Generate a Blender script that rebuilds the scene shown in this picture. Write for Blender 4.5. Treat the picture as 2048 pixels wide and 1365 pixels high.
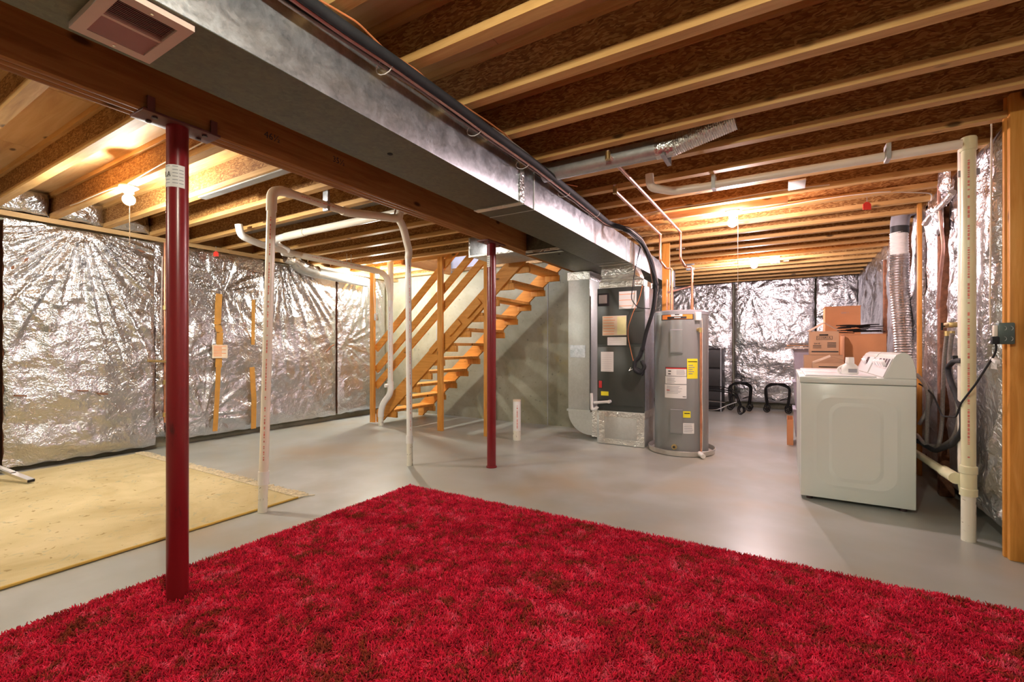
import bpy, bmesh, math, random
from mathutils import Vector, Matrix, noise
import numpy as np
random.seed(7)
for o in list(bpy.data.objects): bpy.data.objects.remove(o, do_unlink=True)
SC = bpy.context.scene
COL = SC.collection
# ------------------------------------------------------------------ camera, world, exposure
cam_d = bpy.data.cameras.new('camera'); cam = bpy.data.objects.new('camera', cam_d); COL.objects.link(cam)
YAW = math.radians(30.85); CH = 1.15; FPX = 914.0; HV = 697.0
cam.location = (0, 0, CH); cam.rotation_euler = (math.pi/2, 0, YAW)
cam_d.sensor_width = 36; cam_d.lens = FPX/2048*36; cam_d.shift_y = (HV-682.5)/2048; cam_d.clip_start = 0.02
SC.camera = cam
w = bpy.data.worlds.new('world'); SC.world = w; w.use_nodes = True
w.node_tree.nodes['Background'].inputs[0].default_value = (.8, .85, 1, 1)
w.node_tree.nodes['Background'].inputs[1].default_value = 0.3
SC.view_settings.view_transform = 'Standard'; SC.view_settings.look = 'None'
SC.view_settings.exposure = 1.0; SC.view_settings.gamma = 1.0
SC.view_settings.use_curve_mapping = False
BULB_W = {'left': 62, 'mid': 56, 'far': 60, 'stair': 80, 'near': 50, 'rear_fill': 40, 'shaft': 70}
WARM = {'left': (1, .96, .87), 'mid': (1, .76, .77), 'far': (1, .83, .86), 'stair': (1, .98, .88), 'near': (1, .97, .80), 'rear_fill': (1, .97, .86), 'shaft': (.86, .90, 1)}
cC, sC = math.cos(YAW), math.sin(YAW)
# a pixel of the 2048 wide frame turned into a point on a real plane of the room
def _ray(u, v): return ((u-1024)*cC-FPX*sC, (u-1024)*sC+FPX*cC, HV-v)
def gz(u, v, z=0.0): r = _ray(u, v); t = (z-CH)/r[2]; return (r[0]*t, r[1]*t, z)
def gx(u, v, X): r = _ray(u, v); t = X/r[0]; return (X, r[1]*t, CH+r[2]*t)
def gy(u, v, Y): r = _ray(u, v); t = Y/r[1]; return (r[0]*t, Y, CH+r[2]*t)
# ------------------------------------------------------------------ materials
def ramp(nt, fac, stops):
    n = nt.nodes.new('ShaderNodeValToRGB'); e = n.color_ramp.elements
    while len(e) > 1: e.remove(e[-1])
    e[0].position = stops[0][0]; e[0].color = (*stops[0][1], 1)
    for p, c in stops[1:]:
        k = e.new(p); k.color = (*c, 1)
    nt.links.new(fac, n.inputs[0]); return n.outputs[0]
def coords(nt, scale=(1, 1, 1), world=False):
    if world:
        g = nt.nodes.new('ShaderNodeNewGeometry'); src = g.outputs['Position']
    else:
        g = nt.nodes.new('ShaderNodeTexCoord'); src = g.outputs['Object']
    m = nt.nodes.new('ShaderNodeMapping'); m.inputs['Scale'].default_value = scale
    nt.links.new(src, m.inputs[0]); return m.outputs[0]
def noisen(nt, vec, scale, detail=3, rough=.5, dist=0, typ=None):
    n = nt.nodes.new('ShaderNodeTexNoise')
    if typ: n.noise_type = typ
    n.inputs['Scale'].default_value = scale; n.inputs['Detail'].default_value = detail
    n.inputs['Roughness'].default_value = rough; n.inputs['Distortion'].default_value = dist
    nt.links.new(vec, n.inputs['Vector']); return n.outputs[0]
def mixc(nt, fac, a, b, mode='MIX'):
    n = nt.nodes.new('ShaderNodeMix'); n.data_type = 'RGBA'; n.blend_type = mode
    for i, x in ((0, fac), (6, a), (7, b)):
        if isinstance(x, (int, float)): n.inputs[i].default_value = x
        elif isinstance(x, tuple): n.inputs[i].default_value = (*x, 1)
        else: nt.links.new(x, n.inputs[i])
    return n.outputs[2]
def bumpn(nt, h, strength, dist, normal=None):
    b = nt.nodes.new('ShaderNodeBump'); b.inputs['Strength'].default_value = strength
    b.inputs['Distance'].default_value = dist; nt.links.new(h, b.inputs['Height'])
    if normal: nt.links.new(normal, b.inputs['Normal'])
    return b.outputs[0]
def newmat(name, rough=.5, metal=0.0, col=(.5, .5, .5)):
    m = bpy.data.materials.new(name); m.use_nodes = True
    b = m.node_tree.nodes['Principled BSDF']
    b.inputs['Base Color'].default_value = (*col, 1); b.inputs['Roughness'].default_value = rough
    b.inputs['Metallic'].default_value = metal
    m.diffuse_color = (*col, 1)
    return m, m.node_tree, b
def plain(name, col, rough=.5, metal=0.0, var=.12, vs=8.0, bump=0.0, bs=60.0):
    m, nt, b = newmat(name, rough, metal, col)
    v = coords(nt); n = noisen(nt, v, vs, 4)
    lo = tuple(max(0, c*(1-var)) for c in col); hi = tuple(min(1, c*(1+var)) for c in col)
    nt.links.new(ramp(nt, n, [(.3, lo), (.7, hi)]), b.inputs['Base Color'])
    if bump: nt.links.new(bumpn(nt, noisen(nt, v, bs, 3), bump, .004), b.inputs['Normal'])
    return m
def wood(name, c1, c2, c3, axis=0, rough=.55, knots=True, gs=1.0, spec=.3):
    m, nt, b = newmat(name, rough, 0, c2)
    s = [14*gs, 14*gs, 14*gs]; s[axis] = 1.1*gs
    v = coords(nt, tuple(s))
    oi = nt.nodes.new('ShaderNodeObjectInfo')
    add = nt.nodes.new('ShaderNodeVectorMath'); add.operation = 'ADD'; nt.links.new(v, add.inputs[0])
    sc = nt.nodes.new('ShaderNodeMath'); sc.operation = 'MULTIPLY'; sc.inputs[1].default_value = 37; nt.links.new(oi.outputs['Random'], sc.inputs[0])
    nt.links.new(sc.outputs[0], add.inputs[1]); v = add.outputs[0]
    n = noisen(nt, v, 2.2, 5, .6, .7)
    c = ramp(nt, n, [(.25, c1), (.5, c2), (.78, c3)])
    if knots:
        s2 = [3.6, 3.6, 3.6]; s2[axis] = 1.6
        vk = coords(nt, tuple(s2)); ad2 = nt.nodes.new('ShaderNodeVectorMath'); ad2.operation = 'ADD'
        nt.links.new(vk, ad2.inputs[0]); nt.links.new(sc.outputs[0], ad2.inputs[1])
        vo = nt.nodes.new('ShaderNodeTexVoronoi'); vo.inputs['Scale'].default_value = 1.6; nt.links.new(ad2.outputs[0], vo.inputs['Vector'])
        k = ramp(nt, vo.outputs['Distance'], [(.06, (1, 1, 1)), (.12, (0, 0, 0))])
        c = mixc(nt, k, c, tuple(x*.32 for x in c1))
    nt.links.new(c, b.inputs['Base Color']); b.inputs['Specular IOR Level'].default_value = spec
    nt.links.new(bumpn(nt, n, .25, .002), b.inputs['Normal'])
    return m
M = {}
M['flange'] = wood('pine_flange', (.42, .22, .065), (.56, .32, .11), (.68, .43, .18), 0, .6, True)
M['stairwood'] = wood('stair_pine', (.46, .18, .030), (.62, .27, .05), (.72, .35, .09), 0, .5)
M['postwood'] = wood('post_pine', (.46, .18, .030), (.62, .27, .05), (.74, .37, .10), 2, .5)
M['beamwood'] = wood('beam_fir', (.21, .083, .022), (.30, .130, .038), (.38, .18, .06), 1, .65, spec=.08)
M['platewood'] = wood('plate_pine', (.26, .15, .06), (.40, .25, .11), (.52, .35, .17), 1, .6)
M['paleblock'] = wood('pale_blocking', (.50, .30, .15), (.66, .43, .24), (.76, .54, .34), 0, .6)
def osb():
    m, nt, b = newmat('chipboard_web', .7, 0, (.3, .15, .06))
    v = coords(nt, (1, 1, 1)); d = nt.nodes.new('ShaderNodeVectorMath'); d.operation = 'ADD'
    nz = nt.nodes.new('ShaderNodeTexNoise'); nz.inputs['Scale'].default_value = 9; nz.inputs['Detail'].default_value = 3
    nt.links.new(v, nz.inputs['Vector'])
    sb = nt.nodes.new('ShaderNodeVectorMath'); sb.operation = 'SCALE'; sb.inputs['Scale'].default_value = .07; nt.links.new(nz.outputs['Color'], sb.inputs[0])
    nt.links.new(v, d.inputs[0]); nt.links.new(sb.outputs[0], d.inputs[1])
    m2 = nt.nodes.new('ShaderNodeMapping'); m2.inputs['Scale'].default_value = (30, 60, 120); nt.links.new(d.outputs[0], m2.inputs[0])
    vo = nt.nodes.new('ShaderNodeTexVoronoi'); vo.inputs['Scale'].default_value = 1.3; nt.links.new(m2.outputs[0], vo.inputs['Vector'])
    bw = nt.nodes.new('ShaderNodeRGBToBW'); nt.links.new(vo.outputs['Color'], bw.inputs[0])
    c = ramp(nt, bw.outputs[0], [(.1, (.17, .068, .015)), (.5, (.29, .130, .035)), (.85, (.46, .25, .085))])
    nt.links.new(c, b.inputs['Base Color']); b.inputs['Specular IOR Level'].default_value = .2
    nt.links.new(bumpn(nt, bw.outputs[0], .3, .002), b.inputs['Normal'])
    return m
M['osb'] = osb()
M['ply'] = wood('plywood_subfloor', (.46, .25, .10), (.58, .36, .16), (.68, .46, .24), 0, .65, True, .5)
def concrete_floor():
    m, nt, b = newmat('concrete_floor', .34, 0, (.36, .355, .32))
    v = coords(nt, (1, 1, 1), True)
    n1 = noisen(nt, v, .7, 4, .5, .2); n2 = noisen(nt, v, 3.2, 3, .5)
    c = ramp(nt, n1, [(.32, (.27, .29, .265)), (.5, (.36, .38, .355)), (.68, (.44, .455, .44))])
    c = mixc(nt, ramp(nt, n2, [(.36, (.6, .6, .6)), (.62, (0, 0, 0))]), c, (.31, .315, .27))
    st = noisen(nt, v, 1.0, 3, .5, .3)
    c = mixc(nt, ramp(nt, st, [(.50, (0, 0, 0)), (.70, (.75, .75, .75))]), c, (.37, .29, .18))
    nt.links.new(c, b.inputs['Base Color'])
    nt.links.new(bumpn(nt, noisen(nt, v, 5, 3, .5), .08, .01), b.inputs['Normal'])
    return m
M['floor'] = concrete_floor()
def concrete_wall():
    m, nt, b = newmat('concrete_wall', .8, 0, (.33, .32, .24))
    v = coords(nt, (1, 1, 1), True)
    n1 = noisen(nt, v, 1.3, 6, .65, .5)
    c = ramp(nt, n1, [(.28, (.17, .165, .11)), (.5, (.27, .26, .19)), (.72, (.36, .355, .28))])
    st = noisen(nt, coords(nt, (1.5, 1.5, .7), True), 1.2, 4, .6, 1)
    c = mixc(nt, ramp(nt, st, [(.6, (0, 0, 0)), (.75, (.6, .6, .6))]), c, (.34, .28, .07))
    sp = noisen(nt, v, 22, 2, .5)
    c = mixc(nt, ramp(nt, sp, [(.68, (0, 0, 0)), (.74, (.7, .7, .7))]), c, (.13, .12, .09))
    nt.links.new(c, b.inputs['Base Color'])
    nt.links.new(bumpn(nt, noisen(nt, v, 14, 5, .6), .35, .006), b.inputs['Normal'])
    return m
M['cwall'] = concrete_wall()
def foil(name, base=(.62, .62, .645), rough=.30, fine=.8, scale=22.0):
    m, nt, b = newmat(name, rough, 1.0, base)
    v = coords(nt, (1, 1, 1), True)
    n1 = noisen(nt, v, scale, 2, .5, 1.6); n2 = noisen(nt, v, scale*2.3, 2, .5, .8)
    n3 = noisen(nt, v, 5.0, 4, .6, 1.0)
    rg_ = noisen(nt, v, scale*.55, 3, .55, .9, 'RIDGED_MULTIFRACTAL')
    t = bumpn(nt, n3, .5, .04)
    t = bumpn(nt, rg_, .5*fine, .012, t); t = bumpn(nt, n1, .8*fine, .014, t); t = bumpn(nt, n2, .45*fine, .004, t)
    nt.links.new(t, b.inputs['Normal'])
    c = ramp(nt, noisen(nt, v, 2.2, 4, .6), [(.3, tuple(x*.88 for x in base)), (.7, base)])
    nt.links.new(c, b.inputs['Base Color'])
    return m
M['foil'] = foil('foil_facing')
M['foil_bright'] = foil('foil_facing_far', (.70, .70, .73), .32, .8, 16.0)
M['tape'] = foil('foil_tape', (.76, .75, .72), .30, .6, 26)
M['fiber'] = plain('brown_glass_wool', (.20, .085, .045), .95, 0, .35, 30, .6, 120)
def galv(name, c1, c2, rough=.36, metal=.8):
    m, nt, b = newmat(name, rough, metal, c1)
    v = coords(nt, (1, 1, 1), True)
    n = noisen(nt, v, 11, 6, .75, .6); vo = nt.nodes.new('ShaderNodeTexVoronoi'); vo.inputs['Scale'].default_value = 60
    nt.links.new(v, vo.inputs['Vector']); bw = nt.nodes.new('ShaderNodeRGBToBW'); nt.links.new(vo.outputs['Color'], bw.inputs[0])
    c = mixc(nt, .35, ramp(nt, n, [(.3, c1), (.7, c2)]), ramp(nt, bw.outputs[0], [(0, c1), (1, c2)]))
    nt.links.new(c, b.inputs['Base Color'])
    r = ramp(nt, n, [(.3, (rough-.08,)*3), (.7, (rough+.12,)*3)]); nt.links.new(r, b.inputs['Roughness'])
    nt.links.new(bumpn(nt, noisen(nt, v, 9, 4, .6), .25, .008), b.inputs['Normal'])
    return m
M['galv'] = galv('galvanised_sheet', (.30, .33, .37), (.64, .67, .72))
M['galv_dull'] = galv('galvanised_dull', (.48, .50, .47), (.62, .64, .62), .48, .6)
M['galv_shaded'] = galv('shaded_galvanised_sheet', (.055, .056, .040), (.17, .165, .115), .5, .6)  # galvanised metal with the underside shade put into its colour, dull and speckled
M['galv_pipe'] = galv('galvanised_pipe', (.38, .39, .38), (.56, .57, .56), .4, .75)
def redpaint():
    m, nt, b = newmat('red_post_paint', .28, 0, (.26, .012, .018))
    v = coords(nt, (1, 1, .22), True)
    n = noisen(nt, v, 9, 5, .6, .4)
    c = ramp(nt, noisen(nt, v, 2.5, 3), [(.3, (.15, .006, .010)), (.7, (.22, .012, .016))])
    c = mixc(nt, ramp(nt, n, [(.66, (0, 0, 0)), (.72, (.85, .85, .85))]), c, (.03, .012, .012))
    nt.links.new(c, b.inputs['Base Color'])
    return m
M['redpost'] = redpaint()
M['rust'] = plain('brown_red_primer', (.13, .035, .028), .5, 0, .25, 20)
M['pvc'] = plain('cream_pvc', (.80, .73, .62), .32, 0, .05, 5)
M['pvcw'] = plain('white_pvc', (.80, .79, .76), .32, 0, .05, 5)
M['pvcy'] = plain('yellowed_pvc', (.74, .72, .48), .32, 0, .05, 5)
M['print'] = plain('red_pipe_print', (.70, .22, .17), .6, 0, .3, 60)
def splash():
    m, nt, b = newmat('spattered_pvc', .5, 0, (.8, .77, .7))
    v = coords(nt, (1, 1, 1), True)
    c = mixc(nt, ramp(nt, noisen(nt, v, 22, 4, .6, .8), [(.60, (0, 0, 0)), (.64, (.9, .9, .9))]), (.76, .73, .62), (.14, .10, .07))
    nt.links.new(c, b.inputs['Base Color']); return m
M['splash'] = splash()
M['copper'] = plain('copper_tube', (.80, .36, .22), .28, .9, .15, 12)
M['copperdull'] = plain('dull_copper_tube', (.62, .38, .32), .38, .8, .2, 12)
M['brass'] = plain('brass_fitting', (.62, .45, .2), .35, .9, .15, 20)
M['black'] = plain('black_foam_rubber', (.016, .016, .019), .8, 0, .25, 20, .2, 80)
M['blackmetal'] = plain('black_wrought_iron', (.02, .019, .02), .35, .6, .2, 20)
M['orangewire'] = plain('orange_wire_sheath', (.62, .20, .07), .5, 0, .1)
M['greycable'] = plain('grey_cable_sheath', (.25, .21, .19), .5, 0, .1)
M['whitecable'] = plain('white_cable_sheath', (.70, .62, .52), .5, 0, .1)
M['dgreen'] = plain('dark_grey_green_enamel', (.050, .056, .050), .33, .1, .1, 3)
M['heater'] = plain('grey_heater_enamel', (.27, .28, .275), .30, .25, .06, 3)
M['heatertop'] = plain('grey_heater_cap', (.34, .34, .36), .4, .3, .08)
M['paper'] = plain('white_paper_label', (.78, .77, .74), .6, 0, .04)
M['peach'] = plain('peach_paper_label', (.80, .66, .50), .6, 0, .06)
M['yellow'] = plain('yellow_paper_label', (.86, .76, .03), .5, 0, .04)
M['orange'] = plain('orange_print', (.86, .25, .03), .5, 0, .05)
M['ink'] = plain('black_ink', (.02, .02, .02), .6, 0, .1)
M['greyink'] = plain('grey_ink', (.30, .30, .32), .6, 0, .1)
M['redink'] = plain('red_ink', (.60, .03, .03), .5, 0, .1)
M['enamel'] = plain('white_appliance_enamel', (.74, .79, .75), .25, 0, .02, 2)
M['enamel_in'] = plain('white_console_enamel', (.82, .82, .84), .28, 0, .02, 2)
M['darkbtn'] = plain('dark_brown_plastic', (.06, .035, .04), .4, 0, .1)
M['card'] = plain('orange_brown_cardboard', (.60, .27, .12), .8, 0, .07, 6)
M['card2'] = plain('brown_cardboard', (.44, .26, .15), .8, 0, .07, 6)
M['cardin'] = plain('cut_cardboard_edge', (.66, .50, .38), .8, 0, .07, 6)
M['lilac'] = plain('clear_tote_plastic', (.62, .58, .70), .25, 0, .08)
M['lilac'].node_tree.nodes['Principled BSDF'].inputs['Transmission Weight'].default_value = .35
M['bottle'] = plain('white_bottle_plastic', (.86, .85, .82), .35, 0, .02)
M['register'] = plain('pinkish_register_enamel', (.58, .44, .38), .4, 0, .04)
M['void'] = plain('dark_inside', (.012, .01, .01), .9, 0, .1)
M['drywall'] = plain('white_stairwell_paint', (.72, .75, .82), .8, 0, .03)
M['redtag'] = plain('red_plastic_tag', (.85, .05, .03), .5, 0, .03)
M['kraft'] = plain('orange_kraft_strip', (.56, .27, .05), .75, 0, .12, 12)
M['elbox'] = plain('green_grey_outlet_box', (.09, .12, .11), .45, .4, .1)
M['chrome'] = plain('chrome_tube', (.75, .75, .74), .18, 1.0, .05)
M['panmetal'] = plain('drain_pan_metal', (.62, .60, .55), .35, .8, .12)
M['porcelain'] = plain('white_porcelain', (.78, .76, .72), .3, 0, .02)
M['hosegrey'] = plain('braided_grey_hose', (.30, .27, .25), .45, .3, .2, 90)
def rugmat(name, base=True):
    m, nt, b = newmat(name, .9, 0, (.45, .01, .05))
    v = coords(nt, (1, 1, 1), True)
    n = noisen(nt, v, 8, 5, .8, .5); n2 = noisen(nt, v, 6.5, 5, .75, 1.2)
    c = ramp(nt, n, [(.32, (.24, .010, .022)), (.43, (.51, .012, .036)), (.54, (.72, .017, .062)), (.66, (.78, .11, .18))])
    c = mixc(nt, ramp(nt, n2, [(.52, (0, 0, 0)), (.60, (.85, .85, .85))]), c, (.20, .040, .012))
    oi = nt.nodes.new('ShaderNodeObjectInfo')
    f = ramp(nt, oi.outputs['Random'], [(0, (.6, .6, .6)), (1, (1.3, 1.3, 1.3))])
    c = mixc(nt, 1.0, c, f, 'MULTIPLY')
    nt.links.new(c, b.inputs['Base Color']); b.inputs['Specular IOR Level'].default_value = .15
    b.inputs['Sheen Weight'].default_value = .05
    b.inputs['Sheen Tint'].default_value = (1, .4, .5, 1)
    return m
M['redpile'] = rugmat('red_shag_pile')
M['redback'] = plain('red_rug_backing', (.28, .008, .02), .95, 0, .2, 20)
def yrug():
    m, nt, b = newmat('pale_yellow_rug', .92, 0, (.72, .56, .28))
    v = coords(nt, (1, 1, 1), True)
    n = noisen(nt, v, 1.6, 5, .6, .5)
    c = ramp(nt, n, [(.3, (.46, .37, .19)), (.5, (.58, .49, .28)), (.7, (.68, .58, .37))])
    fl = noisen(nt, coords(nt, (1, 1, 1), True), 7.5, 3, .6, 2.0)
    ed = noisen(nt, coords(nt, (1, 1, 1), True), 1.1, 2, .5, 0)
    f = ramp(nt, fl, [(.61, (0, 0, 0)), (.66, (.45, .45, .45))])
    c = mixc(nt, f, c, (.34, .36, .26))
    f2 = ramp(nt, noisen(nt, v, 21, 2, .5, .5), [(.67, (0, 0, 0)), (.71, (.8, .8, .8))])
    c = mixc(nt, f2, c, (.30, .22, .10))
    nt.links.new(c, b.inputs['Base Color']); b.inputs['Specular IOR Level'].default_value = .1
    nt.links.new(bumpn(nt, noisen(nt, v, 160, 2), .4, .003), b.inputs['Normal'])
    return m
M['yrug'] = yrug()
M['fringe'] = plain('cream_fringe_yarn', (.78, .68, .48), .95, 0, .2, 60)
def emit(name, col, s):
    m = bpy.data.materials.new(name); m.use_nodes = True; nt = m.node_tree
    nt.nodes.remove(nt.nodes['Principled BSDF']); e = nt.nodes.new('ShaderNodeEmission')
    e.inputs[0].default_value = (*col, 1); e.inputs[1].default_value = s
    nt.links.new(e.outputs[0], nt.nodes['Material Output'].inputs[0]); return m
# ------------------------------------------------------------------ mesh building
class MB:
    def __init__(s, X=None): s.v = []; s.f = []; s.X = X or Matrix.Identity(4)
    def add(s, vs, fs):
        n = len(s.v); s.v += [s.X @ Vector(p) for p in vs]; s.f += [tuple(i+n for i in f) for f in fs]; return s
    def box(s, x0, x1, y0, y1, z0, z1):
        x0, x1 = min(x0, x1), max(x0, x1); y0, y1 = min(y0, y1), max(y0, y1); z0, z1 = min(z0, z1), max(z0, z1)
        return s.add([(x0, y0, z0), (x1, y0, z0), (x1, y1, z0), (x0, y1, z0), (x0, y0, z1), (x1, y0, z1), (x1, y1, z1), (x0, y1, z1)],
              [(0, 3, 2, 1), (4, 5, 6, 7), (0, 1, 5, 4), (1, 2, 6, 5), (2, 3, 7, 6), (3, 0, 4, 7)])
    def cbox(s, x0, x1, y0, y1, z0, z1, c=.004):
        # box with chamfered edges
        bm = bmesh.new(); bmesh.ops.create_cube(bm, size=1)
        for vv in bm.verts: vv.co = Vector(((x0+x1)/2+vv.co.x*(x1-x0), (y0+y1)/2+vv.co.y*(y1-y0), (z0+z1)/2+vv.co.z*(z1-z0)))
        bmesh.ops.bevel(bm, geom=list(bm.edges), offset=c, segments=2, affect='EDGES', profile=.5)
        bm.verts.ensure_lookup_table(); s.add([tuple(q.co) for q in bm.verts], [tuple(q.index for q in f.verts) for f in bm.faces]); bm.free(); return s
    def bar(s, p, q, w, h, up=(0, 0, 1)):
        p = Vector(p); q = Vector(q); d = (q-p).normalized(); up = Vector(up)
        a = d.cross(up)
        if a.length < 1e-4: a = d.cross(Vector((1, 0, 0)))
        a.normalize(); b = a.cross(d); vs = []
        for e in (p, q):
            for i, j in ((-1, -1), (1, -1), (1, 1), (-1, 1)): vs.append(tuple(e+a*(w/2*i)+b*(h/2*j)))
        return s.add(vs, [(3, 2, 1, 0), (4, 5, 6, 7), (0, 1, 5, 4), (1, 2, 6, 5), (2, 3, 7, 6), (3, 0, 4, 7)])
    def prism(s, poly, axis, a0, a1):
        n = len(poly); f3 = {0: lambda a, p: (a, p[0], p[1]), 1: lambda a, p: (p[0], a, p[1]), 2: lambda a, p: (p[0], p[1], a)}[axis]
        vs = [f3(a0, p) for p in poly]+[f3(a1, p) for p in poly]
        fs = [tuple(range(n)), tuple(range(2*n-1, n-1, -1))]+[(i, i+n, (i+1) % n+n, (i+1) % n) for i in range(n)]
        return s.add(vs, fs)
    def lathe(s, prof, c, seg=24, axis='z', closed=False):
        vs = []; fs = []; n = len(prof)
        for k in range(seg):
            a = 2*math.pi*k/seg; ca, sa = math.cos(a), math.sin(a)
            for r, h in prof:
                if axis == 'z': vs.append((c[0]+r*ca, c[1]+r*sa, c[2]+h))
                elif axis == 'x': vs.append((c[0]+h, c[1]+r*ca, c[2]+r*sa))
                else: vs.append((c[0]+r*sa, c[1]+h, c[2]+r*ca))
        for k in range(seg):
            k2 = (k+1) % seg
            for i in range(n-1): fs.append((k*n+i, k2*n+i, k2*n+i+1, k*n+i+1))
        if not closed:
            if prof[0][0] > 1e-6: fs.append(tuple(k*n for k in range(seg))[::-1])
            if prof[-1][0] > 1e-6: fs.append(tuple(k*n+n-1 for k in range(seg)))
        return s.add(vs, fs)
    def cyl(s, c, r, h, seg=20, axis='z'): return s.lathe([(r, 0), (r, h)], c, seg, axis)
    def sph(s, c, r, seg=16, rings=10, sz=1.0):
        prof = [(r*math.sin(math.pi*i/rings)+(1e-7), -r*sz*math.cos(math.pi*i/rings)) for i in range(rings+1)]
        return s.lathe(prof, c, seg)
    def tube(s, pts, r, seg=10, fil=0.0, caps=True, arc=5):
        P = [Vector(p) for p in pts]
        if fil > 0 and len(P) > 2:
            Q = [P[0]]
            for i in range(1, len(P)-1):
                a = (P[i-1]-P[i]); b = (P[i+1]-P[i]); la, lb = a.length, b.length; a.normalize(); b.normalize()
                t = min(fil, la*.48, lb*.48); A = P[i]+a*t; B = P[i]+b*t
                for k in range(arc+1):
                    u = k/arc; Q.append(A*(1-u)**2+P[i]*2*u*(1-u)+B*u*u)
            Q.append(P[-1]); P = Q
        n = len(P); vs = []; fs = []
        t = (P[1]-P[0]).normalized(); nrm = t.orthogonal().normalized()
        R = r if isinstance(r, (list, tuple)) else [r]*n
        for i in range(n):
            if i == 0: tt = P[1]-P[0]
            elif i == n-1: tt = P[-1]-P[-2]
            else: tt = (P[i+1]-P[i]).normalized()+(P[i]-P[i-1]).normalized()
            tt.normalize(); nrm = (nrm-tt*nrm.dot(tt)).normalized(); bn = tt.cross(nrm)
            for k in range(seg):
                a = 2*math.pi*k/seg; vs.append(tuple(P[i]+(nrm*math.cos(a)+bn*math.sin(a))*R[min(i, len(R)-1)]))
        for i in range(n-1):
            for k in range(seg):
                k2 = (k+1) % seg; fs.append((i*seg+k, i*seg+k2, (i+1)*seg+k2, (i+1)*seg+k))
        if caps: fs.append(tuple(range(seg))[::-1]); fs.append(tuple((n-1)*seg+k for k in range(seg)))
        return s.add(vs, fs)
    def grid(s, fn, nu, nv):
        vs = [fn(i/nu, j/nv) for j in range(nv+1) for i in range(nu+1)]; W = nu+1
        return s.add(vs, [(j*W+i, j*W+i+1, (j+1)*W+i+1, (j+1)*W+i) for j in range(nv) for i in range(nu)])
    def build(s, name, mat, parent=None, smooth=True, ang=35, loc=None):
        org = Vector(parent['_o']) if parent is not None and '_o' in parent else Vector((0, 0, 0))
        if loc is not None: org = Vector(loc)
        me = bpy.data.meshes.new(name); me.from_pydata([tuple(q-org) for q in s.v], [], s.f); me.update()
        me.materials.append(mat)
        bm = bmesh.new(); bm.from_mesh(me); bmesh.ops.recalc_face_normals(bm, faces=bm.faces); bm.to_mesh(me); bm.free()
        if smooth:
            me.polygons.foreach_set('use_smooth', [True]*len(me.polygons)); me.set_sharp_from_angle(angle=math.radians(ang))
        o = bpy.data.objects.new(name, me); COL.objects.link(o)
        if parent is not None:
            o.parent = parent
            o['_o'] = list(parent['_o'])
        elif loc is not None: o.location = loc; o['_o'] = list(loc)
        else: o['_o'] = [0, 0, 0]
        return o
def thing(name, label, cat, loc=(0, 0, 0), group=None, kind=None):
    o = bpy.data.objects.new(name, None); COL.objects.link(o); o.location = loc; o['_o'] = list(loc)
    o.empty_display_size = .1
    if label: o['label'] = label
    if cat: o['category'] = cat
    if group: o['group'] = group
    if kind: o['kind'] = kind
    return o
def tag(o, label, cat, group=None):
    o['label'] = label; o['category'] = cat
    if group: o['group'] = group
    return o
def struct(o): o['kind'] = 'structure'; return o
def copy_tree(o, loc=None, parent=None):
    c = o.copy(); COL.objects.link(c); c.parent = parent
    if loc is not None: c.location = loc; c['_o'] = list(loc)
    for ch in list(o.children): copy_tree(ch, None, c)
    return c
def text(s, size, loc, rot, mat, parent, name='lettering', align='CENTER', wx=1.0):
    cu = bpy.data.curves.new('t', 'FONT'); cu.body = s; cu.size = size; cu.extrude = .0004; cu.align_x = align; cu.align_y = 'CENTER'; cu.resolution_u = 2
    ob = bpy.data.objects.new('t', cu); COL.objects.link(ob); bpy.context.view_layer.update()
    me = bpy.data.meshes.new_from_object(ob.evaluated_get(bpy.context.evaluated_depsgraph_get())); bpy.data.objects.remove(ob)
    X = Matrix.Translation(loc) @ rot.to_4x4() @ Matrix.Diagonal((wx, 1, 1, 1)); org = Vector(parent['_o'])
    me.transform(Matrix.Translation(-org) @ X); me.materials.clear(); me.materials.append(mat)
    o = bpy.data.objects.new(name, me); COL.objects.link(o); o.parent = parent; o['_o'] = list(parent['_o']); return o
RFRONT = Matrix.Rotation(math.pi/2, 3, 'X')            # faces -Y
RLEFT = Matrix.Rotation(-math.pi/2, 3, 'Z') @ RFRONT   # faces -X
RRIGHT = Matrix.Rotation(math.pi/2, 3, 'Z') @ RFRONT   # faces +X
ORD = ['first', 'second', 'third', 'fourth', 'fifth', 'sixth', 'seventh', 'eighth', 'ninth', 'tenth', 'eleventh', 'twelfth', 'thirteenth', 'fourteenth', 'fifteenth', 'sixteenth', 'seventeenth', 'eighteenth', 'nineteenth', 'twentieth', 'twenty-first', 'twenty-second', 'twenty-third', 'twenty-fourth', 'twenty-fifth', 'twenty-sixth', 'twenty-seventh', 'twenty-eighth', 'twenty-ninth', 'thirtieth']
JB, JT = 2.416, 2.657       # underside and top of the joists
# ================================================================== SETTING
struct(MB().box(-6.5, 1.5, -2.8, 10.4, -.1, 0).build('floor', M['floor'], smooth=False))
struct(MB().box(-6.45, -6.25, -2.6, 6.35, 0, JB).build('wall_left', M['cwall'], smooth=False))
struct(MB().box(-6.25, -2.45, 6.15, 6.35, 0, 2.44).build('wall_stairs', M['cwall'], smooth=False))
struct(MB().box(-2.65, -2.45, 6.35, 10.05, 0, 2.44).build('wall_centre', M['cwall'], smooth=False))
struct(MB().box(-2.65, 1.45, 10.05, 10.25, 0, 2.44).build('wall_far', M['cwall'], smooth=False))
struct(MB().box(1.25, 1.45, -2.6, 10.05, 0, 2.44).build('wall_right', M['cwall'], smooth=False))
struct(MB().box(-6.25, 1.25, -2.6, -2.4, 0, JT).build('wall_back', M['cwall'], smooth=False))
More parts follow.
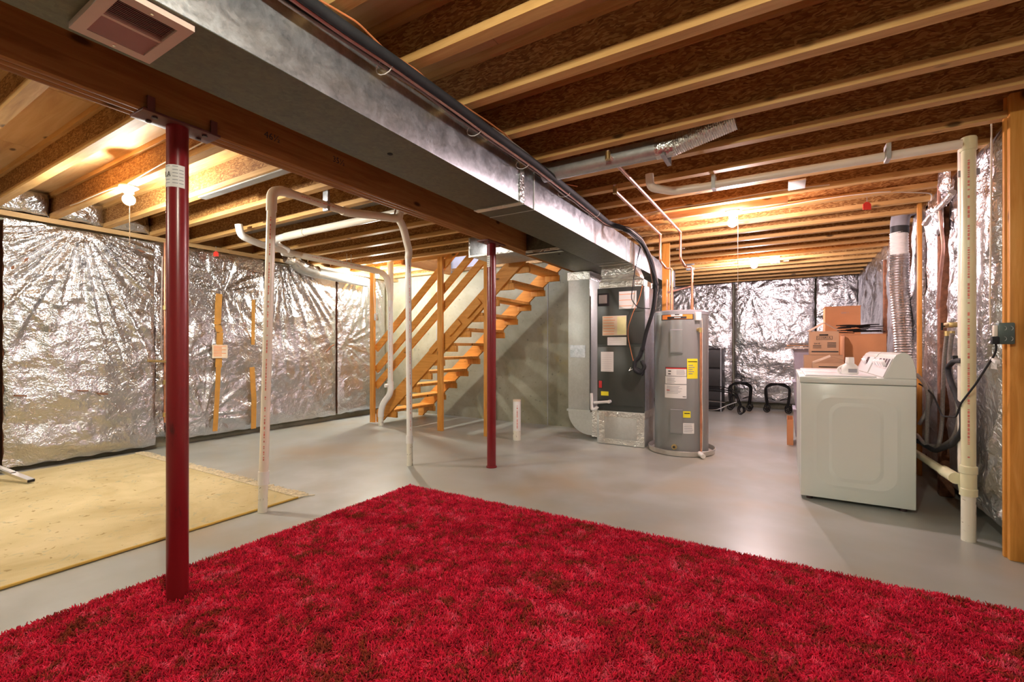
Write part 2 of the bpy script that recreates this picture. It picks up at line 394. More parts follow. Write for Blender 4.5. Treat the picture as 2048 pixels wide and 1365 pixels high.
# cold joints of the poured wall behind the stairs
n = 1
for x in (-3.05, -4.1, -5.2):
    struct(MB().box(x-.006, x+.006, 6.146, 6.152, 0, 2.43).build('trim_%d' % n, M['greyink'], smooth=False)); n += 1
# sill plates and rim boards on top of the walls
for b in ((-6.25, -6.11, -2.4, 6.15, 2.365, 2.412), (1.12, 1.25, -2.4, 10.05, 2.445, 2.49), (-2.45, 1.12, 9.93, 10.05, 2.445, 2.49), (-4.86, -2.48, 6.13, 6.25, 2.445, 2.50),
          (-6.27, -6.23, -2.4, 6.15, 2.42, JT), (1.22, 1.26, -2.4, 10.05, 2.49, JT), (-2.45, 1.2, 10.03, 10.07, 2.49, JT)):
    struct(MB().box(*b).build('trim_%d' % n, M['platewood'], smooth=False)); n += 1
ceil = thing('ceiling', None, None, kind='structure')
xs = [-6.25, -4.87, -3.66, -2.44, -1.22, 0.0, 1.25]; ys = [-2.5, -.1, 2.34, 5.03, 6.15, 8.6, 10.1]
for i in range(6):
    for j in range(6):
        if (i in (1, 2) and j == 3) or (i < 3 and j > 3): continue
        MB().box(xs[i]+.0015, xs[i+1]-.0015, ys[j]+.0015, ys[j+1]-.0015, JT, JT+.02).build('plywood_sheet', M['ply'], ceil, False)
# stairwell shaft that opens up to the floor above
struct(MB().box(-4.90, -4.87, 5.03, 6.15, JT, 4.9).build('wall_shaft_left', M['drywall'], smooth=False))
struct(MB().box(-2.44, -2.41, 5.03, 6.15, JT, 4.9).build('wall_shaft_right', M['drywall'], smooth=False))
struct(MB().box(-4.90, -2.41, 6.15, 6.18, 2.50, 4.9).build('wall_shaft_back', M['drywall'], smooth=False))
struct(MB().box(-4.90, -2.41, 5.00, 5.03, JT, 4.9).build('wall_shaft_front', M['drywall'], smooth=False))
struct(MB().box(-4.90, -2.41, 5.00, 6.18, 4.9, 4.93).build('ceiling_shaft', M['drywall'], smooth=False))
# ================================================================== JOISTS
def joist(x0, x1, proto=None):
    j = thing('floor_joist', '', 'joist', (0, 0, JB))
    MB().box(x0, x1, -.030, .030, JB, JB+.038).build('bottom_flange', M['flange'], j, False)
    MB().box(x0, x1, -.030, .030, JT-.038, JT-.001).build('top_flange', M['flange'], j, False)
    MB().box(x0, x1, -.006, .006, JB+.038, JT-.038).build('web', M['osb'], j, False)
    return j
long0 = joist(-6.22, 1.16); sht = joist(-2.43, 1.16); lft = joist(-6.22, -4.90)
used = {}
def place(j, Y, label):
    if j.name in used: o = copy_tree(j, (0, Y, JB))
    else: o = j; used[j.name] = 1; o.location = (0, Y, JB); o['_o'] = [0, Y, JB]
    o['label'] = label; o['group'] = 'joists of the basement ceiling'
for k in range(-5, 20):
    Y = 1.94+.4064*k
    if k < -3: lab = 'ceiling I-joist above the air register, %s one behind the leftmost joist' % ORD[-4-k]
    elif k < 0: lab = 'golden I-joist at upper left, %s' % ['carrying the left lamp', 'next left of the lamp joist', 'leftmost full joist in view'][-1-k]
    elif k < 8: lab = 'golden wooden I-joist crossing the whole ceiling, %s beyond the joist with the left bulb' % ORD[k]
    elif k < 11: lab = 'short I-joist on the laundry side, %s one beside the stair opening' % ORD[k-8]
    else: lab = 'I-joist over the far laundry end, %s one past the stair opening' % ORD[k-11]
    place(long0 if k < 8 else sht, Y, lab)
for i, k in enumerate((8, 9, 10)):
    place(lft, 1.94+.4064*k, 'short I-joist left of the stair opening, %s from the staircase posts' % ['nearest', 'middle', 'furthest'][i])
tr = MB().box(-4.90, -4.86, 5.0, 6.12, 2.395, 2.65).build('stair_trimmer', M['beamwood']); tag(tr, 'dark wooden trimmer board along the left edge of the stair opening', 'board')
hd = MB().box(-4.86, -2.47, 5.035, 5.062, 2.42, 2.655).build('stair_header', M['flange']); tag(hd, 'pale header board over the stair posts edging the stair opening', 'board')
# main girder of three plies
bt = thing('main_beam', 'long reddish-brown built-up wooden beam carried on two red posts', 'beam', (-2.4, 1.8, 2.17))
for i in range(3): ply_ = MB().cbox(-2.460+.0415*i, -2.460+.0415*i+.039, -2.39, 6.14, 2.17, 2.413, .003).build('ply', M['beamwood'], bt, True)
for (u, v, s) in ((545, 275, '46½'), (678, 323, '35½')):
    p = gx(u, v, -2.3378); text(s, .05, (p[0], p[1], p[2]), RRIGHT, M['ink'], ply_, 'pencil_mark')
# ================================================================== INSULATION FOIL
def panel(label, org, ux, W, H, nrm, bulge=.05, folds=(), pleat=(0, 8), seed=0, res=.022, mat='foil', wr=.012, group=None, batt=True, top_sag=0.0, edge=.008, name='insulation_blanket'):
    org = Vector(org); ux = Vector(ux); nz = Vector(nrm); nu = max(6, int(W/res)); nv = max(6, int(H/res))
    r = random.Random(seed); L0 = thing(name, label, 'insulation', tuple(org), group)
    def fn(s, t):
        a = s*W; b = t*H
        q = Vector((a*1.0+seed*7.3, b*1.0+seed*3.1, seed*1.7))
        m = min(1, min(s, 1-s)*W/.10)**.6 * min(1, min(t, 1-t)*H/.10)**.6
        d = bulge*(math.sin(math.pi*s)**.5 if 0 < s < 1 else 0)*(math.sin(math.pi*min(1, max(0, t)))**.4 if 0 < t < 1 else 0)
        d += wr*1.6*noise.fractal(q*2.2, 1.0, 2.0, 3)*m
        rd = 1-abs(noise.noise(q*5.5)); d += wr*.9*(rd**4)*m
        rd = 1-abs(noise.noise(q*11+Vector((3, 1, 0)))); d += wr*.45*(rd**5)*m
        d += .035*noise.noise(Vector((a*1.3+seed, b*4.5, seed+2.2)))*m*(1-t)+.02*noise.noise(Vector((a*3.1+seed, b*7, seed+4.2)))*m*(1-t)**2
        for (fs, ft, freq, amp, reach) in folds:
            dx = a-fs*W; dy = b-ft*H; dist = math.hypot(dx, dy)+1e-4; an = math.atan2(dx, -dy)
            wv = noise.noise(Vector((an*freq*.30, dist*.8, seed+.5)))*1.6+.5*noise.noise(Vector((an*freq*.75, dist*1.2, seed+9.5)))
            wv = (1-abs(wv))**2*1.4-.9
            d += amp*wv*min(1, dist/.3)*max(0, 1-dist/reach)*m
        if pleat[0]: d += pleat[0]*math.sin(s*pleat[1]*math.pi*2+2.5*noise.noise(q*1.1))*m*(.4+.6*t)
        je = edge*noise.noise(Vector((a*9, b*9, seed+5.0)))
        ea = je*1.5*(1 if s in (0, 1) else 0); eb = je*1.5*(1 if t in (0, 1) else 0)
        p = org+ux*(a+ea)+Vector((0, 0, 1))*(b+eb-top_sag*t*(.5+.5*math.sin(s*17+seed)))+nz*(d+.004)
        return tuple(p)
    g = MB().grid(fn, nu, nv); g.build('foil_facing', M[mat], L0, True, 80)
    if batt:
        e = org-nz*.10; a = e; b = org+ux*W-nz*.01
        MB().box(min(a.x, b.x), max(a.x, b.x), min(a.y, b.y), max(a.y, b.y), org.z+.01, org.z+H-.01).build('glass_wool_batt', M['fiber'], L0, False)
    return L0
XL = -6.13
pa = panel('tall foil insulation blanket on the left wall with folds fanning from its top', (XL, 1.20, .05), (0, 1, 0), 1.17, 2.29, (1, 0, 0), .05, [(.46, 1.02, 22, .050, 2.2), (.02, .72, 8, .03, .6), (1.0, .5, 9, .02, .6)], seed=1, res=.014)
p_b = panel('foil blanket with orange kraft strips, right of the near red post', (XL, 2.54, .08), (0, 1, 0), 1.09, 2.28, (1, 0, 0), .06, [(.5, .78, 7, .030, 1.0), (.3, .1, 9, .04, .9), (.1, .4, 7, .03, .8)], seed=2, res=.014)
p_c = panel('foil blanket with long pleats behind the cream standpipe, on the left wall', (XL, 3.645, .09), (0, 1, 0), 1.15, 2.25, (1, 0, 0), .06, [(.2, 1.12, 26, .050, 2.3)], seed=3, res=.016)
p_d = panel('brightly lit foil blanket on the left wall nearest the staircase', (XL, 4.83, .10), (0, 1, 0), 1.0, 2.24, (1, 0, 0), .05, [(.1, .5, 9, .03, .7), (.6, 1.15, 24, .035, 2.2)], seed=4, res=.016)
p_e = panel('foil blanket at the extreme left edge beside the fanned blanket', (XL, -.1, .05), (0, 1, 0), 1.27, 2.29, (1, 0, 0), .05, [(.5, 1, 16, .02, 2)], seed=5, res=.03)
def kraft(par, u, vs, wpx):
    # orange kraft strip taped down the foil, following points of the wall
    mb = MB(); P = []
    for (uu, v) in vs:
        p = gx(uu, v, XL+.09); P.append(p)
    for a, b in zip(P[:-1], P[1:]):
        mb.bar(a, b, wpx, .006, (1, 0, 0))
    return mb.build('kraft_strip', M['kraft'], par, False)
kraft(p_b, 0, [(438, 588), (435, 650), (440, 665), (437, 735)], .075)
kraft(p_b, 0, [(437, 735), (434, 800), (430, 863)], .055)
kraft(p_b, 0, [(507, 600), (506, 690)], .045)
kraft(p_b, 0, [(504, 735), (508, 800), (507, 858)], .065)
panel('narrow foil strip behind the copper service pipe on the left wall', (-6.20, 2.375, .12), (0, 1, 0), .16, 2.24, (1, 0, 0), .02, [], seed=55, res=.012, wr=.03, batt=False)
lp = gx(440, 703, XL+.105)
MB().box(lp[0]-.002, lp[0]+.002, lp[1]-.09, lp[1]+.09, lp[2]-.085, lp[2]+.08).build('peach_notice', M['peach'], p_b, False)
mb = MB()
for i in range(9): mb.box(lp[0]+.002, lp[0]+.003, lp[1]-.075, lp[1]+.02+.05*(i % 3 == 0), lp[2]+.06-.015*i, lp[2]+.066-.015*i)
mb.build('notice_print', M['orange'], p_b, False)
tr1 = MB().tube([gx(652, 705, XL+.11), gx(660, 695, XL+.115), gx(668, 690, XL+.11)], .012, 6)
tr1.build('dark_tear', M['fiber'], p_c)
for i, (a, b) in enumerate(((90, 905), (365, 883), (452, 897))):
    u0, v0 = a*.4541, 380+b*.4541
    p = gx(u0, v0, XL+.085); MB().bar((p[0], p[1]-.04, p[2]), (p[0], p[1]+.04, p[2]-.01), .012, .03, (1, 0, 0)).build('brown_tear', M['fiber'], pa)
# small foil batts tucked between the joists over the left wall
for k, lab in ((-3, 'crumpled foil batt tucked between joists above the left wall, at the frame edge'), (-2, 'crumpled foil batt between joists at upper left, left of the lit lamp joist'), (-1, 'crumpled foil batt between joists just under the left lamp'), (0, 'crumpled foil batt between joists half hidden by the near red post'), (1, 'crumpled foil batt above the left wall right of the near red post')):
    y0 = 1.94+.4064*k-.4064+.035
    panel(lab, (-6.12, y0, 2.42), (0, 1, 0), .335, .215, (1, 0, 0), .07, [(.5, .5, 5, .02, .4)], seed=20+k, res=.012, wr=.03, name='foil_batt')
YF = 9.90
panel('narrow foil blanket on the far wall behind the water heater', (-2.42, YF, .10), (1, 0, 0), 1.53, 2.36, (0, -1, 0), .05, [(.5, 1, 20, .015, 2)], seed=6, res=.025, mat='foil_bright')
panel('wide foil blanket in the middle of the far wall under the far bulb', (-.84, YF, .12), (1, 0, 0), 1.30, 2.37, (0, -1, 0), .05, [(.2, .9, 14, .015, 1.6)], seed=7, res=.02, mat='foil_bright')
panel('upper foil piece on the far wall beside the right corner', (.49, YF, 1.72), (1, 0, 0), .62, .78, (0, -1, 0), .04, [(.7, .8, 9, .02, .8)], seed=8, res=.02, mat='foil_bright')
panel('lower foil piece on the far wall behind the cardboard boxes', (.49, YF, .12), (1, 0, 0), .62, 1.58, (0, -1, 0), .04, [], seed=9, res=.03, mat='foil_bright')
# right wall blankets, from the far corner towards the camera
XR = 1.10
segs = [(9.80, 8.35, 'foil blanket on the right wall touching the far corner'), (8.32, 7.28, 'foil blanket on the right wall, second from the far corner'), (7.22, 6.30, 'foil blanket on the right wall just behind the flexible dryer duct'),
        (5.94, 5.48, 'narrow foil strip on the right wall beside the pale stud near the dryer duct'), (5.40, 4.84, 'wide smooth foil blanket on the right wall behind the washer console'), (4.72, 4.30, 'foil blanket on the right wall beside the washer hose valves'),
        (4.22, 3.58, 'tall bulging foil blanket between the yellowed vent pipe and the right stud')]
for i, (ya, yb, lab) in enumerate(segs):
    last = i == 6
    panel(lab, (XR, ya, .10), (0, -1, 0), ya-yb, 2.33 if last else 2.36, (-1, 0, 0), .07 if last else .055, [(.5, .95, 9, .02, 1.8)] if not last else [(.6, .1, 7, .03, 1.2)], seed=30+i, res=.014 if i > 3 else .022, wr=.012, pleat=(.018, 1.6) if last else (0, 1))
panel('foil blanket at the right frame edge past the stud', (XR+.02, 3.50, .10), (0, -1, 0), 1.4, 2.33, (-1, 0, 0), .03, [], seed=41, res=.03)
panel('foil blanket low on the right wall beside the camera', (XR+.02, 2.06, .10), (0, -1, 0), 1.4, 2.33, (-1, 0, 0), .03, [], seed=42, res=.04)
# hanging foil scraps at the top of the right wall
for (u, v, X, s, lab) in ((1880, 430, 1.02, .11, 'crumpled foil scrap on the right wall left of the vent pipe top'), (1895, 360, 1.03, .09, 'small foil scrap tucked above the vent pipe strap'), (2000, 205, 1.06, .07, 'foil scrap tucked over the bulging blanket at the right stud top')):
    p = gx(u, v, X); panel(lab, (X, p[1]+s, p[2]-s*1.3), (0, -1, 0), 2*s, 2.6*s, (-1, 0, 0), .05, [(.5, .6, 5, .03, .5)], seed=int(u), res=.012, wr=.04, batt=False, name='foil_scrap')
# ================================================================== RED POSTS
PRR = .043
PX1, PY1 = gz(355, 1200)[:2]; PX2, PY2 = gz(983, 935)[:2]
def steel_post(x, y, label, stick):
    t = thing('steel_post', label, 'post', (x, y, 0))
    MB().lathe([(PRR, .0), (PRR, 2.158)], (x, y, 0), 40).build('pole', M['redpost'], t)
    MB().cbox(x-.065, x+.065, y-.155, y+.155, 2.158, 2.1695, .002).build('top_plate', M['rust'], t)
    for s in (-1, 1):
        MB().box(x+.058, x+.066, y+s*.125-.014, y+s*.125+.014, 2.16, 2.225).build('plate_tab', M['rust'], t, False)
        MB().cyl((x+.03, y+s*.10, 2.150), .011, .009, 6).build('bolt', M['darkbtn'], t)
        MB().cyl((x-.03, y+s*.10, 2.150), .011, .009, 6).build('bolt', M['darkbtn'], t)
    MB().lathe([(.052, 0), (.052, .012), (.044, .016)], (x, y, 0), 32).build('base_collar', M['redpost'], t)
    z0, z1, a0, a1 = stick
    st = MB(); n = 14
    fn = lambda s, q: (x+.0438*math.cos(a0+(a1-a0)*s), y+.0438*math.sin(a0+(a1-a0)*s), z0+(z1-z0)*q)
    t_st = st.grid(fn, n, 1).build('paper_sticker', M['paper'], t)
    return t_st
sp1 = steel_post(PX1, PY1, 'near dark red steel post standing in a slit of the red rug', (1.875, 1.975, math.radians(-150), math.radians(15)))
sp2 = steel_post(PX2, PY2, 'far dark red steel post standing on bare concrete before the stairs', (1.93, 2.04, math.radians(-135), math.radians(-75)))
def post_text(s, size, ang, z, par, x, y):
    a = math.radians(ang); R = Matrix.Rotation(a+math.pi/2, 3, 'Z') @ RFRONT
    text(s, size, (x+.0446*math.cos(a), y+.0446*math.sin(a), z), R, M['ink'], par, 'sticker_print')
post_text('1A', .034, -78, 1.93, sp1, PX1, PY1)
mb = MB()
for r in range(6):
    for (a, b) in ((-95, -62), (-48, -20), (-15, 8)):
        if r in (1, 2) and a == -95: continue
        if r == 0 and a == -15: continue
        fa, fb = math.radians(a), math.radians(b); z = 1.966-.015*r
        mb.grid(lambda s, q: (PX1+.0442*math.cos(fa+(fb-fa)*s), PY1+.0442*math.sin(fa+(fb-fa)*s), z+.003*q), 5, 1)
mb.build('sticker_fine_print', M['greyink'], sp1)
mb = MB()
for r in range(5):
    fa, fb = math.radians(-125), math.radians(-85); z = 1.945+.018*r
    mb.grid(lambda s, q: (PX2+.0442*math.cos(fa+(fb-fa)*s), PY2+.0442*math.sin(fa+(fb-fa)*s), z+.006*q), 5, 1)
mb.build('sticker_fine_print', M['greyink'], sp2)
# ================================================================== MAIN DUCT
DZ0, DZ1 = 2.142, 2.405; DXL, DXR = -1.915, -1.54
du = thing('supply_duct', 'long rectangular galvanised supply duct hanging diagonally under the joists', 'duct', (-1.73, 3, DZ0))
def dsec(y0, y1, e=0.0, mat='galv'):
    MB().box(DXL-e, DXR+e, y0, y1, DZ0-e-.0025, DZ0-e-.0005).build('shaded_bottom_sheet', M['galv_shaded'], du)  # thin added sheet that carries the painted shade of the duct underside
    MB().cbox(DXL-e, DXR+e, y0, y1, DZ0-e, DZ1, .004).build('duct_section', M[mat], du)
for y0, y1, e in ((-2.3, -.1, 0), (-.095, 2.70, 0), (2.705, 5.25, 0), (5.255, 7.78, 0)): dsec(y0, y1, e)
for yy, wd in ((2.70, .028), (5.25, .02)):
    MB().box(DXR, DXR+.008, yy-wd, yy+wd, DZ0-.006, DZ1).box(DXL, DXR+.008, yy-wd, yy+wd, DZ0-.008, DZ0).build('joint_flange', M['tape'], du, False)
for yy in (2.88, 5.10, 5.32, 5.75, 6.3, 7.5):
    MB().box(DXR, DXR+.006, yy-.004, yy+.004, DZ0, DZ1).box(DXL, DXR+.006, yy-.004, yy+.004, DZ0-.006, DZ0).build('standing_seam', M['galv_dull'], du, False)
MB().cyl((gz(780, 308, DZ0-.002)[0], gz(780, 308, DZ0-.002)[1], DZ0-.004), .014, .003, 14).build('drilled_hole', M['void'], du)
# register in the underside of the duct
va, vb, vc, vd = [gz(u, v, 2.118) for u, v in ((143, 60), (301, 130), (388, 65), (225, -10))]
rx0, rx1, ry0, ry1 = -1.86, -1.565, .485, .700
rx0, rx1 = min(va[0], vb[0]), max(vc[0], vb[0]+.28); ry0, ry1 = va[1]-.0, (vb[1]+vc[1])/2; ry0 = ry1-.205
rg = thing('air_register', 'pinkish metal air register screwed to the duct underside at upper left', 'vent', ((rx0+rx1)/2, (ry0+ry1)/2, 2.12))
z0, z1 = 2.120, 2.141
m_ = .038
MB().prism([(rx0, ry0), (rx1, ry0), (rx1, ry0+.03), (rx0, ry0+.03)], 2, z0, z1).prism([(rx0, ry1-.03), (rx1, ry1-.03), (rx1, ry1), (rx0, ry1)], 2, z0, z1)\
    .prism([(rx0, ry0+.03), (rx0+m_, ry0+.03), (rx0+m_, ry1-.03), (rx0, ry1-.03)], 2, z0, z1).prism([(rx1-m_, ry0+.03), (rx1, ry0+.03), (rx1, ry1-.03), (rx1-m_, ry1-.03)], 2, z0, z1)\
    .box((rx0+rx1)/2-.006, (rx0+rx1)/2+.006, ry0+.03, ry1-.03, z0+.003, z1).build('register_frame', M['register'], rg, False)
MB().box(rx0+m_, rx1-m_, ry0+.03, ry1-.03, 2.1375, 2.139).build('dark_opening', M['void'], rg, False)
nl = 26; span = (rx1-m_)-(rx0+m_)
for i in range(nl):
    x = rx0+m_+span*(i+.5)/nl; left = i < nl//2
    t = (.6 if left else -.95)
    MB(Matrix.Translation((x, 0, 2.130)) @ Matrix.Rotation(t, 4, 'Y')).box(-.0006, .0006, ry0+.03, ry1-.03, -.008 if left else -.0055, .008 if left else .0055).build('louver', M['register'], rg, False)
MB().cyl((rx1-.02, (ry0+ry1)/2, 2.117), .004, .004, 10).build('screw', M['chrome'], rg)
MB().cyl((rx0+.02, (ry0+ry1)/2, 2.117), .004, .004, 10).build('screw', M['chrome'], rg)
# ================================================================== RETURN BOX AND RISER
rb = thing('return_duct_box', 'wide flat galvanised return box between the beam end and the supply duct', 'duct', (-2.12, 5, 2.14))
MB().cbox(-2.333, -1.920, 4.20, 5.92, 2.14, 2.41, .004).build('box_body', M['galv_shaded'], rb)
MB().box(-2.333, -1.92, 4.185, 4.235, 2.128, 2.14).box(-2.333, -1.92, 4.185, 4.199, 2.13, 2.17).build('foil_tape_edge', M['tape'], rb)
MB().cyl((gz(1118, 508, 2.14)[0], gz(1118, 508, 2.14)[1], 2.136), .012, .004, 12).build('drilled_hole', M['void'], rb)
lb = thing('branch_duct_box', 'shiny boxed duct stub left of the far red post under the joists', 'duct', (-2.8, 4.5, 2.2))
MB().cbox(-3.10, -2.465, 4.235, 4.80, 2.195, 2.413, .004).build('box_body', M['galv'], lb)
MB().box(-3.105, -3.085, 4.23, 4.236, 2.19, 2.41).box(-3.105, -2.47, 4.226, 4.235, 2.185, 2.205).build('foil_tape_edge', M['tape'], lb)
rs = thing('return_riser', 'tall galvanised return riser with curved boot beside the furnace', 'duct', (-2.3, 5.7, .3))
MB().cbox(-2.43, -2.135, 5.50, 5.895, .36, 2.138, .004).build('riser_body', M['galv_dull'], rs)
MB().box(-2.437, -2.128, 5.490, 5.902, 2.03, 2.135).build('foil_tape_collar', M['tape'], rs)
MB().box(-2.445, -2.122, 5.488, 5.905, .335, .36).build('slip_joint', M['galv_dull'], rs)
MB().box(-2.40, -2.19, 5.492, 5.5, 1.03, 1.19).build('patch_plate', M['galv'], rs)
bx = []
for i in range(13):
    a = math.pi+math.pi/2*i/12; bx.append((-2.13+.30*math.cos(a), .335+.29*math.sin(a)))
bx += [(-1.99, .045), (-1.99, .335)]
MB().prism(bx, 1, 5.50, 5.895).build('curved_boot', M['galv_dull'], rs)
MB().box(-2.10, -1.965, 5.495, 5.9, .03, .40).build('taped_sleeve', M['tape'], rs)
# ================================================================== FURNACE / AIR HANDLER
fx0, fx1, fy0, fy1 = -1.96, -1.385, 5.29, 5.72
bp = thing('base_plenum', 'square metal plenum box with foil-taped edges on the floor under the furnace', 'duct', (-1.67, 5.5, 0))
MB().cbox(fx0, fx1, fy0, fy1, .002, .40, .004).build('plenum_body', M['galv_dull'], bp)
t_ = .07
for b in ((fx0+.02, fx1, fy0-.004, fy0, .33, .395), (fx0+.02, fx1, fy0-.004, fy0, .01, .07), (fx0+.03, fx0+.10, fy0-.0045, fy0, .07, .33), (fx1-.09, fx1-.005, fy0-.0045, fy0, .07, .33), (fx1, fx1+.004, fy0, fy1, .33, .42)):
    MB().box(*b).build('foil_tape', M['tape'], bp)
fu = thing('furnace', 'dark grey-green upright air handler with paper labels beside the water heater', 'furnace', (-1.67, 5.5, .40))
MB().cbox(fx0, fx1, fy0+.012, fy1, .402, 1.872, .004).build('cabinet', M['dgreen'], fu)
MB().cbox(fx0+.004, fx1-.004, fy0, fy0+.014, 1.20, 1.868, .004).build('upper_panel', M['dgreen'], fu)
MB().cbox(fx0+.004, fx1-.004, fy0, fy0+.014, .47, 1.17, .004).build('lower_panel', M['dgreen'], fu)
MB().box(fx0+.01, fx1-.01, fy0+.004, fy0+.013, 1.176, 1.182).box(fx0+.01, fx1-.01, fy0+.004, fy0+.013, 1.188, 1.194).build('panel_ribs', M['dgreen'], fu)
MB().box(fx1, fx1+.002, fy0+.02, fy1, .402, 1.872).build('side_skin', M['galv'], fu)
def fp(u, v): p = gy(u, v, fy0); return p[0], p[2]
def flabel(par, u0, v0, u1, v1, mat, name, d=.002, Y=fy0):
    a = gy(u0, v0, Y); b = gy(u1, v1, Y); return MB().box(a[0], b[0], Y-d, Y, b[2], a[2]).build(name, M[mat], par, False), a, b
def lines(par, a, b, Y, n, mat, frac=(0.08, .92), name='label_print', th=.25, rnd=1):
    mb = MB(); r = random.Random(n+int(a[0]*100)); h = (a[2]-b[2])/n; W = b[0]-a[0]
    for i in range(n):
        e = frac[1]-(r.random()*.18*rnd); mb.box(a[0]+W*frac[0], a[0]+W*e, Y-.0035, Y-.002, a[2]-h*(i+.5)-h*th/2, a[2]-h*(i+.5)+h*th/2)
    return mb.build(name, M[mat], par, False)
L_, a, b = flabel(fu, 1238, 584, 1273, 617, 'paper', 'white_label'); lines(L_, a, b, fy0, 3, 'orange', (.02, .9), th=.08)
L_, a, b = flabel(fu, 1205, 633, 1253, 671, 'peach', 'striped_warning_label'); lines(L_, a, b, fy0, 7, 'orange', (.04, .55), th=.16)
MB().box(a[0]+(b[0]-a[0])*.62, b[0]-.004, fy0-.0035, fy0-.002, b[2]+.01, a[2]-.01).build('pale_yellow_block', plain('pale_yellow_print', (.82, .78, .40), .6), fu)
L_, a, b = flabel(fu, 1215, 675, 1253, 691, 'paper', 'white_label'); lines(L_, a, b, fy0, 4, 'greyink', th=.07)
L_, a, b = flabel(fu, 1202, 704, 1227, 744, 'paper', 'white_label'); lines(L_, a, b, fy0, 9, 'greyink', th=.06)
L_, a, b = flabel(fu, 1202, 783, 1217, 792, 'yellow', 'yellow_label')
p = fp(1201, 769)
MB().box(p[0]-.028, p[0]+.028, fy0-.003, fy0, p[1]-.05, p[1]+.05).build('badge_back', M['ink'], fu)
MB().cbox(p[0]-.019, p[0]+.019, fy0-.006, fy0-.003, p[1]-.042, p[1]+.042, .002).build('red_badge', M['redink'], fu)
a = fp(1194, 588); b = fp(1220, 612)
MB().cbox(a[0]+.01, b[0]-.01, fy0-.006, fy0, b[1], a[1], .003).build('switch_recess', M['void'], fu)
MB().cbox(a[0]+.025, b[0]-.035, fy0-.010, fy0-.004, b[1]+.03, a[1]-.02, .003).build('switch_window', M['greycable'], fu)
# foil-taped plenum on top of the furnace
pl = thing('top_plenum', 'crumpled foil-taped plenum joining the furnace top to the supply duct', 'duct', (-1.67, 5.5, 1.87))
def loft(rects):
    mb = MB(); vs = []
    for (x0, x1, y0, y1, z) in rects: vs += [(x0, y0, z), (x1, y0, z), (x1, y1, z), (x0, y1, z)]
    fs = [(0, 3, 2, 1)]; n = len(rects)
    for i in range(n-1):
        for k in range(4): fs.append((i*4+k, i*4+(k+1) % 4, i*4+4+(k+1) % 4, i*4+4+k))
    k = (n-1)*4; fs.append((k, k+1, k+2, k+3)); mb.add(vs, fs); return mb
loft([(-1.94, -1.40, 5.31, 5.70, 1.873), (-1.94, -1.40, 5.31, 5.70, 1.945), (-1.925, -1.44, 5.335, 5.69, 1.97), (-1.93, -1.46, 5.32, 5.70, 1.985), (-1.915, -1.50, 5.34, 5.69, 2.01), (-1.92, -1.50, 5.32, 5.70, 2.03), (-1.912, -1.545, 5.33, 5.70, 2.138)]).build('taped_plenum_body', M['tape'], pl)
MB().cbox(-1.93, -1.41, 5.300, 5.31, 1.885, 1.94, .003).build('foil_tape_band', M['tape'], pl)
# white condensate trap
ct = thing('condensate_pipe', 'short white condensate pipe with a tee at the furnace bottom left', 'pipe', (-1.98, 5.26, .45))
A = gy(1218, 804, 5.25); B = gy(1188, 806, 5.25); C0 = gy(1183, 787, 5.25); D0 = gy(1184, 820, 5.25); E0 = gy(1191, 819, 5.25)
MB().tube([A, B], .017, 12).build('drain_arm', M['pvcw'], ct); MB().tube([(A[0], 5.29, A[2]), (A[0], 5.235, A[2])], .02, 12).build('cap', M['pvcw'], ct)
MB().tube([C0, D0, E0, gy(1195, 814, 5.25)], .019, 12, .02).build('vertical_trap', M['pvcw'], ct)
# ================================================================== WATER HEATER
hx, hy = -1.005, 5.40
pn = thing('drain_pan', 'round shallow metal drain pan under the water heater', 'pan', (hx, hy, 0))
MB().lathe([(.33, .004), (.350, .006), (.355, .055), (.350, .058), (.345, .05), (.335, .012), (.0001, .012)], (hx, hy, 0), 56, closed=True).build('pan_body', M['panmetal'], pn)
q = gz(1405, 912, .035)
MB().tube([(q[0]-.04, q[1]+.07, .04), (q[0]+.01, q[1]-.01, .03)], .024, 14).build('white_outlet_stub', M['pvcw'], pn)
wh = thing('water_heater', 'tall grey cylindrical electric water heater with orange band and labels', 'heater', (hx, hy, .015))
HR = .285
MB().lathe([(HR-.01, 0), (HR, .01), (HR, 1.50)], (hx, hy, .015), 72).build('tank_jacket', M['heater'], wh)
MB().lathe([(HR+.004, 1.50), (HR+.004, 1.535), (HR-.01, 1.548), (.0001, 1.560)], (hx, hy, .015), 72).build('top_cap', M['heatertop'], wh)
def onheater(u, v, R=HR):
    r = _ray(u, v); a = r[0]**2+r[1]**2; b = -2*(r[0]*hx+r[1]*hy); c = hx*hx+hy*hy-R*R; D = b*b-4*a*c
    t = (-b-math.sqrt(max(D, 0)))/(2*a); return math.atan2(r[1]*t-hy, r[0]*t-hx), CH+r[2]*t
LASTP = [None]
def hpatch(u0, v0, u1, v1, mat, name, off=.0015, par=None, n=10):
    um, vm = (u0+u1)/2, (v0+v1)/2
    a0, _ = onheater(u0, vm); a1, _ = onheater(u1, vm); _, z0 = onheater(um, v0); _, z1 = onheater(um, v1)
    o = MB().grid(lambda s, t: (hx+(HR+off)*math.cos(a0+(a1-a0)*s), hy+(HR+off)*math.sin(a0+(a1-a0)*s), z1+(z0-z1)*t), n, 1).build(name, M[mat], par or wh); LASTP[0] = o; return o
